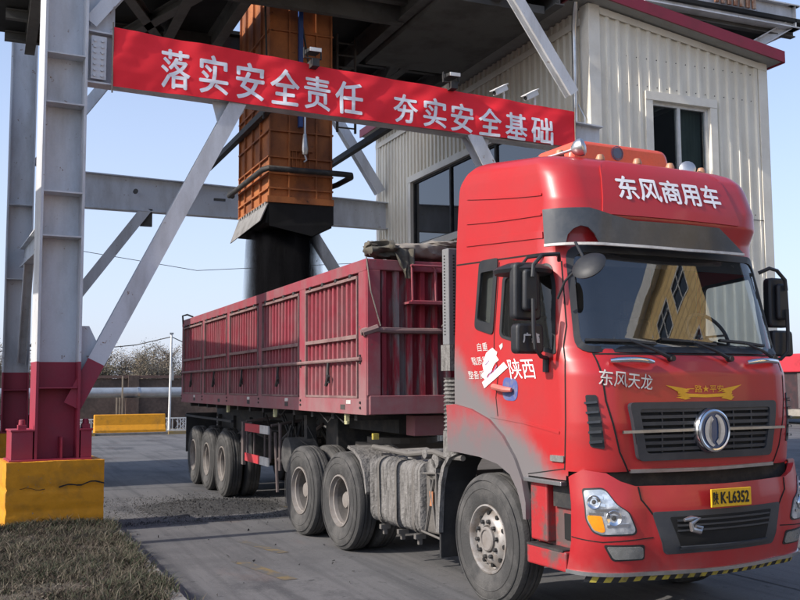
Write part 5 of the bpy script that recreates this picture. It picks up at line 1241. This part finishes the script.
b.box((x0-.045, y0-.003, zr_(x0)-.03), (x0-.003, y1, zr_(x0)+.2)); b.box((x1+.003, y0-.003, zr_(x1)-.03), (x1+.045, y1, zr_(x1)+.2)); cbb(b, 'roof_fascia', roof_red, RF)
# front window
def window(ax, a0, a1, z0, z1, fixed, mull, fr=.07, gmat=None, name='window'):
    def B(mb, a, b_, za, zb, d0, d1):
        if ax == 'X': mb.box((a, fixed+d0, za), (b_, fixed+d1, zb))
        else: mb.box((fixed+d0, a, za), (fixed+d1, b_, zb))
    t = MB(); w = .17
    B(t, a0-w, a1+w, z1, z1+w, -.07, .05); B(t, a0-w, a0, z0-.0, z1, -.06, .05); B(t, a1, a1+w, z0, z1, -.06, .05); B(t, a0-w, a1+w, z0-w, z0, -.07, .05)
    W = cbb(t, name, wall_trim, bevel=.004)
    t = MB(); B(t, a0, a1, z1-fr, z1, .03, .10); B(t, a0, a1, z0, z0+fr, .03, .10); B(t, a0, a0+fr, z0+fr, z1-fr, .03, .10); B(t, a1-fr, a1, z0+fr, z1-fr, .03, .10)
    for m_ in mull: B(t, m_-.035, m_+.035, z0+fr, z1-fr, .025, .10)
    cbb(t, 'window_frame', alu if gmat is None else dark_steel, W)
    t = MB(); B(t, a0+fr, a1-fr, z0+fr, z1-fr, .07, .078); cbb(t, 'pane', gmat or glass_bld, W)
    return W
window('X', 6.44, 7.84, 5.92, 7.48, CY0, [7.12])
b = MB(); b.box((7.2, 8.62, 5.95), (7.8, 8.64, 7.45)); cbb(b, 'pane_reflection_panel', mat('pane_reflection_grey', (.6, .62, .56), .9, stretch=(6, 1, .2), scale=4))  # added pale panel stands in for the lighter reflection in this pane
b = MB()
for k in range(17):
    for z in (5.4, 7.75, 8.3): b.lathe([(0, .012), (-.008, .01), (-.008, 0)], (5.06+.235*(k+1)-.11, CY0-.0, z), 'Y', 6)
cbb(b, 'screw_heads', dark_steel); b = MB(); b.box((CX0+.2, CY0-.048, 5.28), (CX1-.2, CY0-.044, 5.295)); cbb(b, 'sheet_lap', dark_steel)
window('Y', 9.95, 16.72, 5.68, 7.40, CX0, [12.2, 14.5], .05, glass_bld2)
b = MB(); b.box((5.5, 8.7, 5.0), (9.2, 19.0, 5.1)); b.box((5.5, 17.0, 5.1), (9.2, 17.1, 8.4)); b.box((8.9, 8.7, 5.1), (8.95, 17, 8.2)); cbb(b, 'floor_and_partition', interior_lt)
b = MB(); b.tube([(4.86, 8.62, 0), (4.86, 8.62, 8.5), (4.85, 8.6, 8.8), (4.78, 8.45, 9.05), (4.76, 8.4, 9.2)], .05, 10); b.tube([(4.9, 8.6, 7.3), (4.95, 8.45, 7.0), (4.93, 8.45, 6.5)], .012, 5); b.tube([(4.96, 19.0, 7.6), (4.9, 18.95, 7.0), (4.93, 18.9, 6.0), (4.86, 18.9, 5.6), (4.95, 18.95, 5.2)], .02, 6); cbb(b, 'downpipe', dull_chrome, smooth=True)

# ================================================================== GROUND
def sheet(name, pts, z, m, label=None, kind='structure', sub=None, fz=None):
    if sub is None: o = MB().add([(p[0], p[1], z) for p in pts], [tuple(range(len(pts)))]).build(name, m, None, recalc=False)
    else:
        (x0, y0), (x1, y1) = pts[0], pts[2]; nx, ny = sub; V = []; F = []
        for i in range(nx+1):
            for j in range(ny+1):
                x = x0+(x1-x0)*i/nx; y = y0+(y1-y0)*j/ny; V.append((x, y, z+(fz(x, y) if fz else 0)))
        for i in range(nx):
            for j in range(ny): a = i*(ny+1)+j; F.append((a, a+ny+1, a+ny+2, a+1))
        o = MB().add(V, F).build(name, m, None, recalc=False, smooth=True)
    o['kind'] = kind
    if label: o['label'] = label
    return o
earth = mat('bare_earth', (.12, .1, .075), .95, spot=(.07, .075, .045), scale=.4, bump=.3, bscale=6)
sheet('ground', [(-400, -200), (600, -200), (600, 900), (-400, 900)], -.012, earth)
# asphalt with patches, cracks, coal dust, faint worn paint
asp = mat('worn_asphalt', (.125, .121, .121), .85, spot=(.07, .069, .072), spot_amt=.7, scale=.55, bump=.25, bscale=140, fine=.22, contrast=(.46, .62))
nt = asp.node_tree; bs = nt.nodes['Principled BSDF']; src = nt.nodes[asp['out']].outputs[0]
tc = nd(nt, 'ShaderNodeTexCoord')
def layer(src, maskfn, col):
    mx = nd(nt, 'ShaderNodeMixRGB'); mx.inputs[2].default_value = (*col, 1); nt.links.new(src, mx.inputs[1]); nt.links.new(maskfn, mx.inputs[0]); return mx.outputs[0]
def nz(scale, lo, hi, amt, stretch=(1, 1, 1), detail=8, rough=.6):
    mp = nd(nt, 'ShaderNodeMapping'); mp.inputs['Scale'].default_value = stretch; nt.links.new(tc.outputs['Object'], mp.inputs[0])
    n = nd(nt, 'ShaderNodeTexNoise', Scale=scale, Detail=float(detail), Roughness=rough); nt.links.new(mp.outputs[0], n.inputs['Vector'])
    r = nd(nt, 'ShaderNodeMapRange'); r.inputs['From Min'].default_value = lo; r.inputs['From Max'].default_value = hi; r.inputs['To Max'].default_value = amt; nt.links.new(n.outputs[0], r.inputs[0]); return r.outputs[0]
src = layer(src, nz(1.2, .5, .68, .55, (1.4, .16, 1)), (.14, .135, .132))       # tyre-polished streaks along the lane
src = layer(src, nz(1.7, .53, .66, .6, (1.1, .07, 1)), (.042, .042, .044))
src = layer(src, nz(3.1, .52, .66, .5, (1.6, .05, 1), 4), (.055, .054, .056))
src = layer(src, nz(.42, .56, .64, .8, (1, .6, 1), 10, .7), (.036, .036, .04))
src = layer(src, nz(6., .62, .70, .75, (1, 1, 1), 6), (.03, .03, .032))
src = layer(src, nz(.9, .60, .74, .5, (1, .5, 1)), (.13, .075, .06))
src = layer(src, nz(38, .60, .72, .5, detail=3), (.24, .235, .23))
src = layer(src, nz(24, .60, .68, .6, detail=4), (.05, .05, .05))
nt.links.new(src, bs.inputs['Base Color'])
sheet('road', [(-3.55, -40), (60, -40), (60, 35.6), (-3.55, 35.6)], 0, asp)
sheet('road', [(-40, 9.2), (-3.55, 9.2), (-3.55, 35.6), (-40, 35.6)], 0, asp)
# worn yellow paint dashes on the asphalt and concrete joints
yp = mat('worn_yellow_marking', (.17, .12, .05), .85, spot=(.09, .085, .08), spot_amt=1, scale=5, contrast=(.40, .52))
b = MB()
for (x, y, w, l) in ((-2.35, 3.4, .16, 1.3), (-1.95, 5.0, .14, 1.1), (-2.7, 1.2, .16, 1.2), (-.4, 8.6, .12, .9)): b.add([(x, y, .004), (x+w, y, .004), (x+w-.25, y+l, .004), (x-.25, y+l, .004)], [(0, 1, 2, 3)])
b = b.build('road_marking', yp, None, recalc=False); b['kind'] = 'structure'
b = MB()
for y in (8.1, 13.45, 22.0): 
    pts = [(-3.5+k*.3, y+.03*noise.noise(Vector((k*.6, y, 0)))-.02*k*.3) for k in range(60)]
    for p, q in zip(pts, pts[1:]): b.add([(p[0], p[1]-.014, .004), (q[0], q[1]-.014, .004), (q[0], q[1]+.014, .004), (p[0], p[1]+.014, .004)], [(0, 1, 2, 3)])
for x in (2.1,):
    pts = [(x+.02*noise.noise(Vector((k*.6, x, 0))), -2+k*.4) for k in range(90)]
    for p, q in zip(pts, pts[1:]): b.add([(p[0]-.011, p[1], .0042), (p[0]+.011, p[1], .0042), (q[0]+.011, q[1], .0042), (q[0]-.011, q[1], .0042)], [(0, 1, 2, 3)])
b = b.build('road_joint', mat('joint_tar', (.04, .04, .042), .9, spot=(.1, .098, .098), spot_amt=1, scale=3), None, recalc=False); b['kind'] = 'structure'
# kerb and grass verge
conc = mat('kerb_concrete', (.2, .19, .175), .9, spot=(.1, .095, .085), scale=4, bump=.3)
b = MB(); y = -20.
random.seed(2)
while y < 7.6:
    dz = random.uniform(-.012, .008); dx = random.uniform(-.008, .008); b.box((-3.68+dx, y, -.05), (-3.54+dx, y+.985, .12+dz)); y += 1.0
b = b.build('kerb', conc, None, bevel=.012); b['kind'] = 'structure'
soil = mat('verge_soil', (.075, .06, .045), .95, spot=(.05, .05, .03), scale=3, bump=.5, bscale=20)
sheet('verge', [(-30, -20), (-3.68, -20), (-3.68, 9.1), (-30, 9.1)], .10, soil, sub=(120, 120), fz=lambda x, y: .07*noise.noise(Vector((x*.8, y*.8, 0)))*min(1, max(0, (-3.7-x)*2)))
grass_m = []
for i, c in enumerate(((.06, .062, .034), (.105, .085, .056), (.038, .052, .024), (.085, .062, .046), (.17, .145, .105))): grass_m.append(mat('grass_blade_%d' % i, c, .9, fine=.25, bscale=12, spot=[q*.7 for q in c]))
random.seed(21); g = MB(); 
def blade(x, y, z, h, lean, mi, w=.006):
    a = random.uniform(0, 2*PI); ca, sa = math.cos(a), math.sin(a); bx = random.uniform(0, 2*PI); lx, ly = math.cos(bx)*lean, math.sin(bx)*lean
    g.add([(x-ca*w, y-sa*w, z), (x+ca*w, y+sa*w, z), (x+lx*.45+ca*w*.7, y+ly*.45+sa*w*.7, z+h*.62), (x+lx*.45-ca*w*.7, y+ly*.45-sa*w*.7, z+h*.62), (x+lx, y+ly, z+h*.9)], [(0, 1, 2, 3), (3, 2, 4)], mi)
def gz(x, y): return .10+.07*noise.noise(Vector((x*.8, y*.8, 0)))*min(1, max(0, (-3.7-x)*2))
def clump(x, y): return .55*noise.noise(Vector((x*1.1, y*1.1, 3)))+.6*noise.noise(Vector((x*3.3, y*3.3, 7)))
for k in range(64000):
    y = random.uniform(1.5, 7.75); x = -3.60-random.random()**1.15*2.7
    d = clump(x, y)
    if d < -.18 and random.random() < .75: continue
    if x > -3.68 and (d < .05 or random.random() < .5): continue
    h = random.uniform(.025, .085)*(1.25+1.5*d); mi = random.choices(range(5), (4+3*max(0, d), 4, 3+9*max(0, d), 6-5*d, .9))[0]
    blade(x, y, gz(min(x, -3.7), y)-.01+(.02 if x > -3.68 else 0), max(.02, h*(1.4 if mi == 4 else 1)), abs(h)*random.uniform(.3, 1.7), mi, random.uniform(.0022, .006))
for k in range(14000):    # thinner cover further from the kerb
    x = -6.2-random.random()*4; y = random.uniform(0, 8.8); d = clump(x, y)
    if d > -.15: blade(x, y, gz(x, y)-.01, random.uniform(.04, .12)*(1+d), random.uniform(.02, .1), random.choices(range(5), (5, 4, 4, 5, 1))[0], .008)
for k in range(2600):     # long dry straws, many lying over
    y = random.uniform(2.0, 7.7); x = -3.66-random.random()*2.4; h = random.uniform(.05, .2); blade(x, y, gz(min(x, -3.7), y), h, random.uniform(.04, .26), random.choice((1, 3, 4)), .0022)
for k in range(5000):     # tufts against the footing and over the kerb
    if k % 2: x = -3.70-random.random()*1.5; y = 7.70-abs(random.gauss(0, .10))
    else: y = random.uniform(1.5, 7.7); x = -3.64+random.gauss(0, .05); 
    if k % 2 == 0 and clump(x, y) < -.02: continue
    blade(x, y, .10, random.uniform(.05, .15), random.uniform(.02, .15), random.choices(range(5), (5, 3, 6, 2, 1))[0], .0045)
for k in range(5000):     # fallen leaves, crumbs of soil and coal
    y = random.uniform(1.5, 7.7); x = -3.56-random.random()*2.6; s = random.uniform(.006, .022); n_ = Vector((random.gauss(0, .5), random.gauss(0, .5), 1)).normalized(); a_ = n_.orthogonal().normalized()*s; b_ = n_.cross(a_).normalized()*s*.6; P_ = Vector((x, y, gz(min(x, -3.7), y)+random.uniform(.005, .05)))
    g.add([P_-a_, P_+b_, P_+a_, P_-b_], [(0, 1, 2, 3)], random.choice((1, 3, 3, 4)))
g = g.build('grass', grass_m, None, recalc=False); tag(g, 'half-dry grass and weeds on the verge beside the kerb', 'grass', kind='stuff')
# coal grit on the road
random.seed(9); g = MB()
for k in range(16000):
    if k < 9000: x, y = random.gauss(-1.7, .75), random.gauss(9.9, .75)
    elif k < 13000: x, y = random.uniform(-3.5, -.4), random.uniform(8.2, 11.9)
    else: x, y = random.uniform(-3.5, 1.0), random.gauss(8.3, .12)
    if x < -3.5 or x > 1.5: continue
    r = random.uniform(.004, .012)*(2.4 if random.random() < .04 else 1); h = .10*math.exp(-((x+1.7)/.8)**2-((y-9.9)/.75)**2)
    chip(g, (x, y, r*.4+h), r)
for k in range(60):
    x, y = random.uniform(-3.5, -1), random.uniform(1, 13); chip(g, (x, y, .015), random.uniform(.012, .03))
V = []; F = []; n = 50
for i in range(n+1):
    for j in range(n+1):
        x = -3.4+3.4*i/n; y = 8.4+3.2*j/n; h = .115*math.exp(-((x+1.7)/.8)**2-((y-9.9)/.75)**2)-.012+.012*noise.noise(Vector((x*7, y*7, 1))); V.append((x, y, h))
for i in range(n):
    for j in range(n): a = i*(n+1)+j; F.append((a, a+n+1, a+n+2, a+1))
g.add(V, F); g = g.build('coal_grit', mat('coal_grit', (.045, .044, .044), .9, spot=(.1, .096, .093), scale=20, bump=.4, bscale=60), None, recalc=False); tag(g, 'dark coal grit spilled on the sunlit road beside the trailer', 'coal grit', kind='stuff')

# ================================================================== BEYOND THE ROAD
def barrier(loc, L, label):
    o = MB(); pr = [(-.32, 0), (-.32, .2), (-.2, .42), (-.14, .86), (.14, .86), (.2, .42), (.32, .2), (.32, 0)]
    o.prism(pr, 0, L, 'X'); o = o.build('concrete_barrier', yellow_conc, None, bevel=.03, loc=loc); return tag(o, label, 'barrier')
barrier((-1.0, 36.3, 0), 2.95, 'yellow concrete barrier across the road in front of the silver pipe')
b = MB(); b.box((-60, 35.6, -.05), (-1.0, 35.75, .13)); b.box((2.0, 35.6, -.05), (90, 35.75, .13)); b = b.build('kerb', mat('far_kerb', (.3, .2, .06), .9, spot=(.2, .19, .17)), None); b['kind'] = 'structure'
b = MB(); b.box((-60, 35.75, -.02), (90, 37.3, .10)); b = b.build('pavement', conc, None); b['kind'] = 'structure'
# white lattice railing
def railing(x0, x1, label):
    o = empty('lattice_railing', (x0, 37.6, 0), label, 'railing', 'white lattice railings by the far pavement'); r = MB(); L = x1-x0
    for k in range(int(L/.12)+1): r.box((k*.12, -.012, .1), (k*.12+.035, .012, .62))
    k = 0.
    while k < L-.4: r.bar((k, .02, .14), (k+.4, .02, .58), .02, .03); r.bar((k, .02, .58), (k+.4, .02, .14), .02, .03); k += .2
    r.build('lattice', white_paint, o); r = MB(); r.box((0, -.02, .08), (L, .02, .13)); r.box((0, -.02, .6), (L, .02, .65)); r.build('rail', white_paint, o)
railing(-5.5, -1.0, 'white lattice railing left of the yellow barrier'); railing(-1.0, 2.6, 'white lattice railing behind the yellow barrier'); railing(2.6, 9.5, 'white lattice railing right of the white pole, partly behind the trailer')
# pole
o = empty('thin_pole', (2.3, 37.3, 0), 'thin white pole standing in front of the brick wall', 'pole')
b = MB(); b.tube([(0, 0, 0), (.06, 0, 4.35)], [.06, .045], 10); b.build('pole_shaft', white_paint, o, smooth=True); b = MB(); b.box((-.02, -.05, 4.35), (.14, .05, 4.43)); b.box((.06, -.1, 2.3), (.16, -.05, 2.9)); b.build('pole_fitting', dull_chrome, o)
# pipe on brick piers
o = empty('silver_pipe', (-1, 38, 0), 'thick silver-clad pipeline carried past the brick wall', 'pipe')
b = MB(); b.tube([(-70, 0, 1.77), (90, 0, 1.77)], .225, 20); b.build('pipe_run', pipe_mat, o, smooth=True); b = MB()
for k in range(28): b.tube([(-70+k*6, 0, 1.77), (-70+k*6+.1, 0, 1.77)], .24, 20)
b.build('pipe_band', dull_chrome, o)
for k, x in ((2, .7),):
    o = empty('pipe_support', (x, 38., 0), 'brick pier with thin steel posts under the silver pipe, behind the yellow barrier', 'pier')
    b = MB(); b.box((-.22, -.3, 0), (.22, .3, 1.54)); b.build('pier', brick, o); b = MB()
    for q in (-.62, -.5, -.38): b.box((q-.03, -.35, 0), (q+.03, -.3, 1.56 if q < -.4 else 2.5))
    b.build('steel_post', mat('pale_post%d' % k, (.35, .28, .2), .8), o)
# brick wall with capped pillars
W_ = empty('brick_wall', (0, 42, 0), 'long brown brick wall behind the silver pipe', 'wall')
V = []; F = []
b = MB()
for x in range(-60, 90, 6):
    for k in range(12): b.box((x+k*.5, -.12+.01*noise.noise(Vector((x+k, 0, 0))), 0), (x+k*.5+.5, .12, 2.42+.05*noise.noise(Vector((x*.7+k*.4, 3, 0)))))
b.build('wall_face', brick, W_); b = MB()
for x in range(-60, 90, 6): b.box((x+1.1, -.3, 0), (x+1.6, .3, 2.55))
b.build('wall_pillar', brick, W_); b = MB(); b.box((-60, -.2, 2.44), (90, .2, 2.58)); b.build('wall_coping', mat('wall_coping', (.16, .1, .08), .95, bump=.3), W_)
b = MB()
for w in (0, 1):
    P = []
    for k in range(50):
        x = -45+k*3.; ph = (x % 30)/30; P.append((x, 40.+w*.4, 4.1-1.0*4*ph*(1-ph)*.5+w*.02+.35*(ph < .5)))
P = [(-30, 40, 3.0), (-14, 40, 3.3), (-7, 40, 3.55), (-.43, 40, 3.80), (1.2, 40, 3.98), (2.36, 37.35, 4.25), (3.4, 40, 4.12), (8, 40, 3.9), (20, 40, 3.5), (40, 40, 3.9)]
b = MB(); b.tube(P, .025, 6); b = b.build('overhead_cable', rubber_dk, None, smooth=True); tag(b, 'dark overhead cable strung past the top of the thin pole', 'cable')
b = MB(); b.tube([(-4.2, 30, 7.2), (2, 30, 6.4), (10, 30, 7.1)], .012, 5); b = b.build('overhead_cable', rubber_dk, None); tag(b, 'very thin wire crossing the sky left of the chute', 'cable')
# autumn scrub: individual bushes and small trees with twigs and sparse leaves
lf = [mat('scrub_leaf_%d' % i, c, .9, fine=.2, bscale=3) for i, c in enumerate(((.18, .145, .095), (.22, .18, .12), (.15, .13, .08), (.19, .15, .11)))]
bark = mat('scrub_bark', (.17, .135, .11), .95)
def scrub(loc, h, seed, label, lm):
    random.seed(seed); o = empty('scrub_tree', loc, label, 'tree', 'autumn scrub behind the brick wall'); t = MB()
    tips = []
    for s in range(5):
        a = random.uniform(0, 2*PI); r = random.uniform(.2, .6)*h*.3; top = (math.cos(a)*r, math.sin(a)*r, h*random.uniform(.6, .95)); mid = (top[0]*.35, top[1]*.35, top[2]*.5)
        t.tube([(math.cos(a)*.1, math.sin(a)*.1, 0), mid, top], [.07, .045, .012], 5)
        for q in range(20):
            f = random.uniform(.3, 1); p = (mid[0]+(top[0]-mid[0])*f, mid[1]+(top[1]-mid[1])*f, mid[2]+(top[2]-mid[2])*f); e = (p[0]+random.gauss(0, .32)*h*.35, p[1]+random.gauss(0, .3)*h*.35, p[2]+random.uniform(.05, .32)*h*.5)
            t.tube([p, e], [.018, .007], 3); tips.append((p, e))
    t.build('trunk', bark, o, recalc=False); c = MB()
    for (p, e) in tips:
        for q in range(46):
            f = random.uniform(.2, 1.15); pos = [p[i]+(e[i]-p[i])*f+random.gauss(0, .14) for i in range(3)]; s = random.uniform(.022, .05); a = Vector((random.gauss(0, 1), random.gauss(0, 1), random.gauss(0, 1))).normalized(); b_ = a.orthogonal().normalized()
            P_ = Vector(pos); c.add([P_-a*s, P_+b_*s*.6, P_+a*s, P_-b_*s*.6], [(0, 1, 2, 3)], 0 if random.random() < .7 else 1)
    c.build('crown', [lm, lf[1]], o, recalc=False)
random.seed(77)
ORD = ('first right of the tall gantry column', 'second right of the gantry column', 'third right of the gantry column', 'fourth right of the gantry column', 'above the left end of the yellow barrier', 'a quarter along the yellow barrier', 'left of the middle of the yellow barrier', 'above the middle of the yellow barrier', 'right of the middle of the yellow barrier', 'above the right end of the yellow barrier', 'just left of the white pole', 'directly behind the white pole', 'just right of the white pole', 'between white pole and trailer', 'touching the trailer tail on the left', 'half hidden by the trailer tail')
looks = ('pale yellow-brown', 'tan', 'olive brown', 'dull russet'); spots_ = []
for k in range(16):
    spots_.append((-3.0+k*.66+random.uniform(-.3, .3), 46.5+random.uniform(0, 6), random.uniform(3.5, 4.4)))
for k, (x, y, h) in enumerate(spots_):
    scrub((x, y, 0), h, 100+k, '%s scrub behind the brick wall, %s' % (looks[k % 4], ORD[k]), lf[k % 4])
for k, (x, y, h) in enumerate(((-8.2, 47, 4.3), (-6.9, 48, 4.1), (-5.7, 46.5, 4.3), (-4.7, 49, 4.2))):
    scrub((x, y, 0), h, 300+k, '%s scrub tree left of the tall gantry column, %s' % (looks[(k+1) % 4], ('leftmost', 'second', 'third', 'nearest the column')[k]), lf[(k+1) % 4])
# parked red lorry far right behind the truck
PK = empty('parked_lorry', (32.5, 30.5, 0), 'red lorry parked far off beyond the right side of the cab', 'truck')
b = MB(); b.box((-1.5, -6, 2.55), (1.4, 6, 3.45)); b.build('red_top_board', mat('lorry_red', (.5, .03, .045), .5), PK, bevel=.05)
b = MB(); b.box((-1.3, -5.9, .75), (1.3, 5.9, 2.55)); b.box((-1.45, -6.05, 1.2), (-1.3, -5.2, 2.4)); b.build('dark_body', mat('lorry_dark', (.03, .018, .02), .5, spot=(.09, .03, .03)), PK)
b = MB()
for k in range(8): b.box((-1.36, -5.5+k*1.4, .8), (-1.3, -5.3+k*1.4, 2.5))
b.build('body_post', mat('lorry_post', (.12, .1, .1), .6), PK); b = MB(); b.box((-1.5, -6.1, .42), (1.5, 6.1, .75)); b.build('lorry_skirt', mat('lorry_skirt', (.3, .27, .23), .8), PK)
for y in (-4.3, 2.6, 4.2):
    for x in (-1.15, 1.15): MB().lathe([(-.15, .25), (-.15, .5), (.15, .5), (.15, .25)], (x, y, .5), 'X', 24).build('wheel', rubber, PK, smooth=True)
# low hedge line / earth bank on the right distance
b = MB(); b.box((30, 60, 0), (260, 61, 3.0)); b = b.build('boundary_wall', brick, None); tag(b, 'grey brown boundary wall in the far right distance', 'wall')

# ================================================================== AROUND THE CAMERA (seen in the windscreen, casts the long shadow)
yb = mat('yellow_tile_facade', (.52, .33, .10), .8, spot=(.42, .27, .09), scale=.6, fine=.1, bscale=3)
tx = yb.node_tree; bk = nd(tx, 'ShaderNodeTexBrick', Scale=1.0); bk.inputs['Color1'].default_value = (.8, .58, .27, 1); bk.inputs['Color2'].default_value = (.68, .48, .21, 1); bk.inputs['Mortar'].default_value = (.45, .33, .17, 1); bk.inputs['Brick Width'].default_value = .9; bk.inputs['Row Height'].default_value = .32; bk.inputs['Mortar Size'].default_value = .03
tcc = nd(tx, 'ShaderNodeTexCoord'); mpp = nd(tx, 'ShaderNodeMapping'); mpp.inputs['Rotation'].default_value = (PI/2, 0, PI/2); tx.links.new(tcc.outputs['Object'], mpp.inputs[0]); sxx = nd(tx, 'ShaderNodeSeparateXYZ'); tx.links.new(tcc.outputs['Object'], sxx.inputs[0]); cmb = nd(tx, 'ShaderNodeCombineXYZ'); tx.links.new(sxx.outputs['Y'], cmb.inputs['X']); tx.links.new(sxx.outputs['Z'], cmb.inputs['Y']); tx.links.new(cmb.outputs[0], bk.inputs['Vector']); tx.links.new(bk.outputs[0], tx.nodes['Principled BSDF'].inputs['Base Color'])
YB = empty('office_building', (20, -12.3, 0), 'yellow brick office block behind the viewer, mirrored in the windscreen', 'building')
rows = [(13.75, 15.0), (10.95, 12.2), (7.7, 9.2), (4.5, 6.0), (1.3, 2.8)]; wys = [-2.9-3.45*k for k in range(13)]
b = MB()
L_ = 48.; ys_ = [0.]+[v for w in wys for v in (w+1.25, w-1.25)]+[-L_]
zs_ = [0.]+[v for r in rows[::-1] for v in r]+[16.2]
for i in range(len(ys_)-1):
    for j in range(len(zs_)-1):
        if i % 2 == 1 and j % 2 == 1: continue
        b.add([(0, ys_[i], zs_[j]), (0, ys_[i], zs_[j+1]), (0, ys_[i+1], zs_[j+1]), (0, ys_[i+1], zs_[j])], [(0, 1, 2, 3)])
b.add([(0, -L_, 0), (12, -L_, 0), (12, -L_, 16.2), (0, -L_, 16.2)], [(0, 1, 2, 3)])
b.build('facade', yb, YB, recalc=False); b = MB().box((.01, -.3, 0), (12, 0, 16.19)); b.build('end_wall', mat('end_wall_shade_colour', (.05, .047, .045), .9), YB)  # end wall's shade is put into its dark colour, dimming its mirror image
b = MB(); b.box((-.7, -L_-.5, 16.2), (12.5, .5, 17.0)); b.build('white_parapet', white_paint, YB)
fr0 = None
for w in wys:
    for (za, zb) in rows:
        if fr0 is None:
            f_ = MB(); f_.box((-.05, -1.0, 0), (.08, 1.0, .08)); f_.box((-.05, -1.0, 1.42), (.08, 1.0, 1.5)); f_.box((-.05, -1.0, .08), (.08, -.93, 1.42)); f_.box((-.05, .93, .08), (.08, 1.0, 1.42)); f_.box((-.05, -.035, .08), (.08, .035, 1.42)); f_.box((-.05, -.93, .95), (.08, .93, 1.01))
            fr0 = f_.build('window', white_paint, YB, loc=(0, w, za)); f_ = MB(); f_.box((.1, -1.0, 0), (.12, 1.0, 1.75)); f_.build('pane', mat('blue_pane', (.03, .045, .07), .1), fr0)
            fr0.scale = (1, 1.25, (zb-za)/1.5)
        else:
            c = copy_part(fr0, YB, (0, w, za)); c.scale = (1, 1.25, (zb-za)/1.5)
# unseen block added left of the lane to shade the road and trailer rear
TH_ = empty('unseen_shade_block', (-13, 16.2, 0), 'tall unseen corrugated block left of the lane, added for its shade', 'building')
b = MB(); b.box((-4, -2.6, 0), (3.2, 3.6, 20.)); b.build('shade_block_wall', wall_cream, TH_); b = MB(); b.box((-4.3, -2.9, 20.), (3.5, 3.9, 20.3)); b.build('shade_block_roof', roof_red, TH_); b = MB(); b.box((5.6, -10.2, 5.15), (6.6, -2.6, 6.02)); b.build('raised_shade_box', wall_cream, TH_); b = MB(); b.box((5.9, -10.0, 0), (6.1, -9.8, 5.35)); b.box((3.2, -2.6, 5.35), (6.6, -1.6, 6.35)); b.build('shade_box_support', gantry_grey, TH_)  # raised box on supports is added out of view to shade the trailer side
# crack lines in the near footing
b = MB(); P = [(-4.95+k*.06, 7.705, .66+.035*noise.noise(Vector((k*.35, 0, 4)))+.05*noise.noise(Vector((k*.08, 0, 9)))+.004*k*.06) for k in range(22)]
for p, q in zip(P, P[1:]):
    w = (.003 if p[0] < -4.35 else .009)+.007*abs(noise.noise(Vector((p[0]*9, 1, 1))))
    if -4.5 < p[0] < -4.3: continue
    b.add([(p[0], p[1], p[2]-w), (q[0], q[1], q[2]-w), (q[0], q[1], q[2]+w), (p[0], p[1], p[2]+w)], [(0, 1, 2, 3)])
b.build('crack', dark_hole, bpy.data.objects['concrete_footing'], recalc=False)

# every separate piece of these becomes a part of its own
for nm in ('corner_trim', 'fifth_wheel', 'tool_box', 'brace_gusset', 'stiffener', 'mud_flap', 'axle', 'tank_strap', 'air_reservoir', 'clamp', 'side_guard', 'visor_bracket', 'shade_box_support', 'eave_trim', 'roof_post', 'deck_trimmer', 'lower_panel_trim', 'panel_frame', 'hinge', 'anchor_base', 'hoses_and_rods', 'bolt', 'door_crease'):
    for o in [k for k in bpy.data.objects if k.name.split('.')[0] == nm and k.type == 'MESH']: split_loose(o)
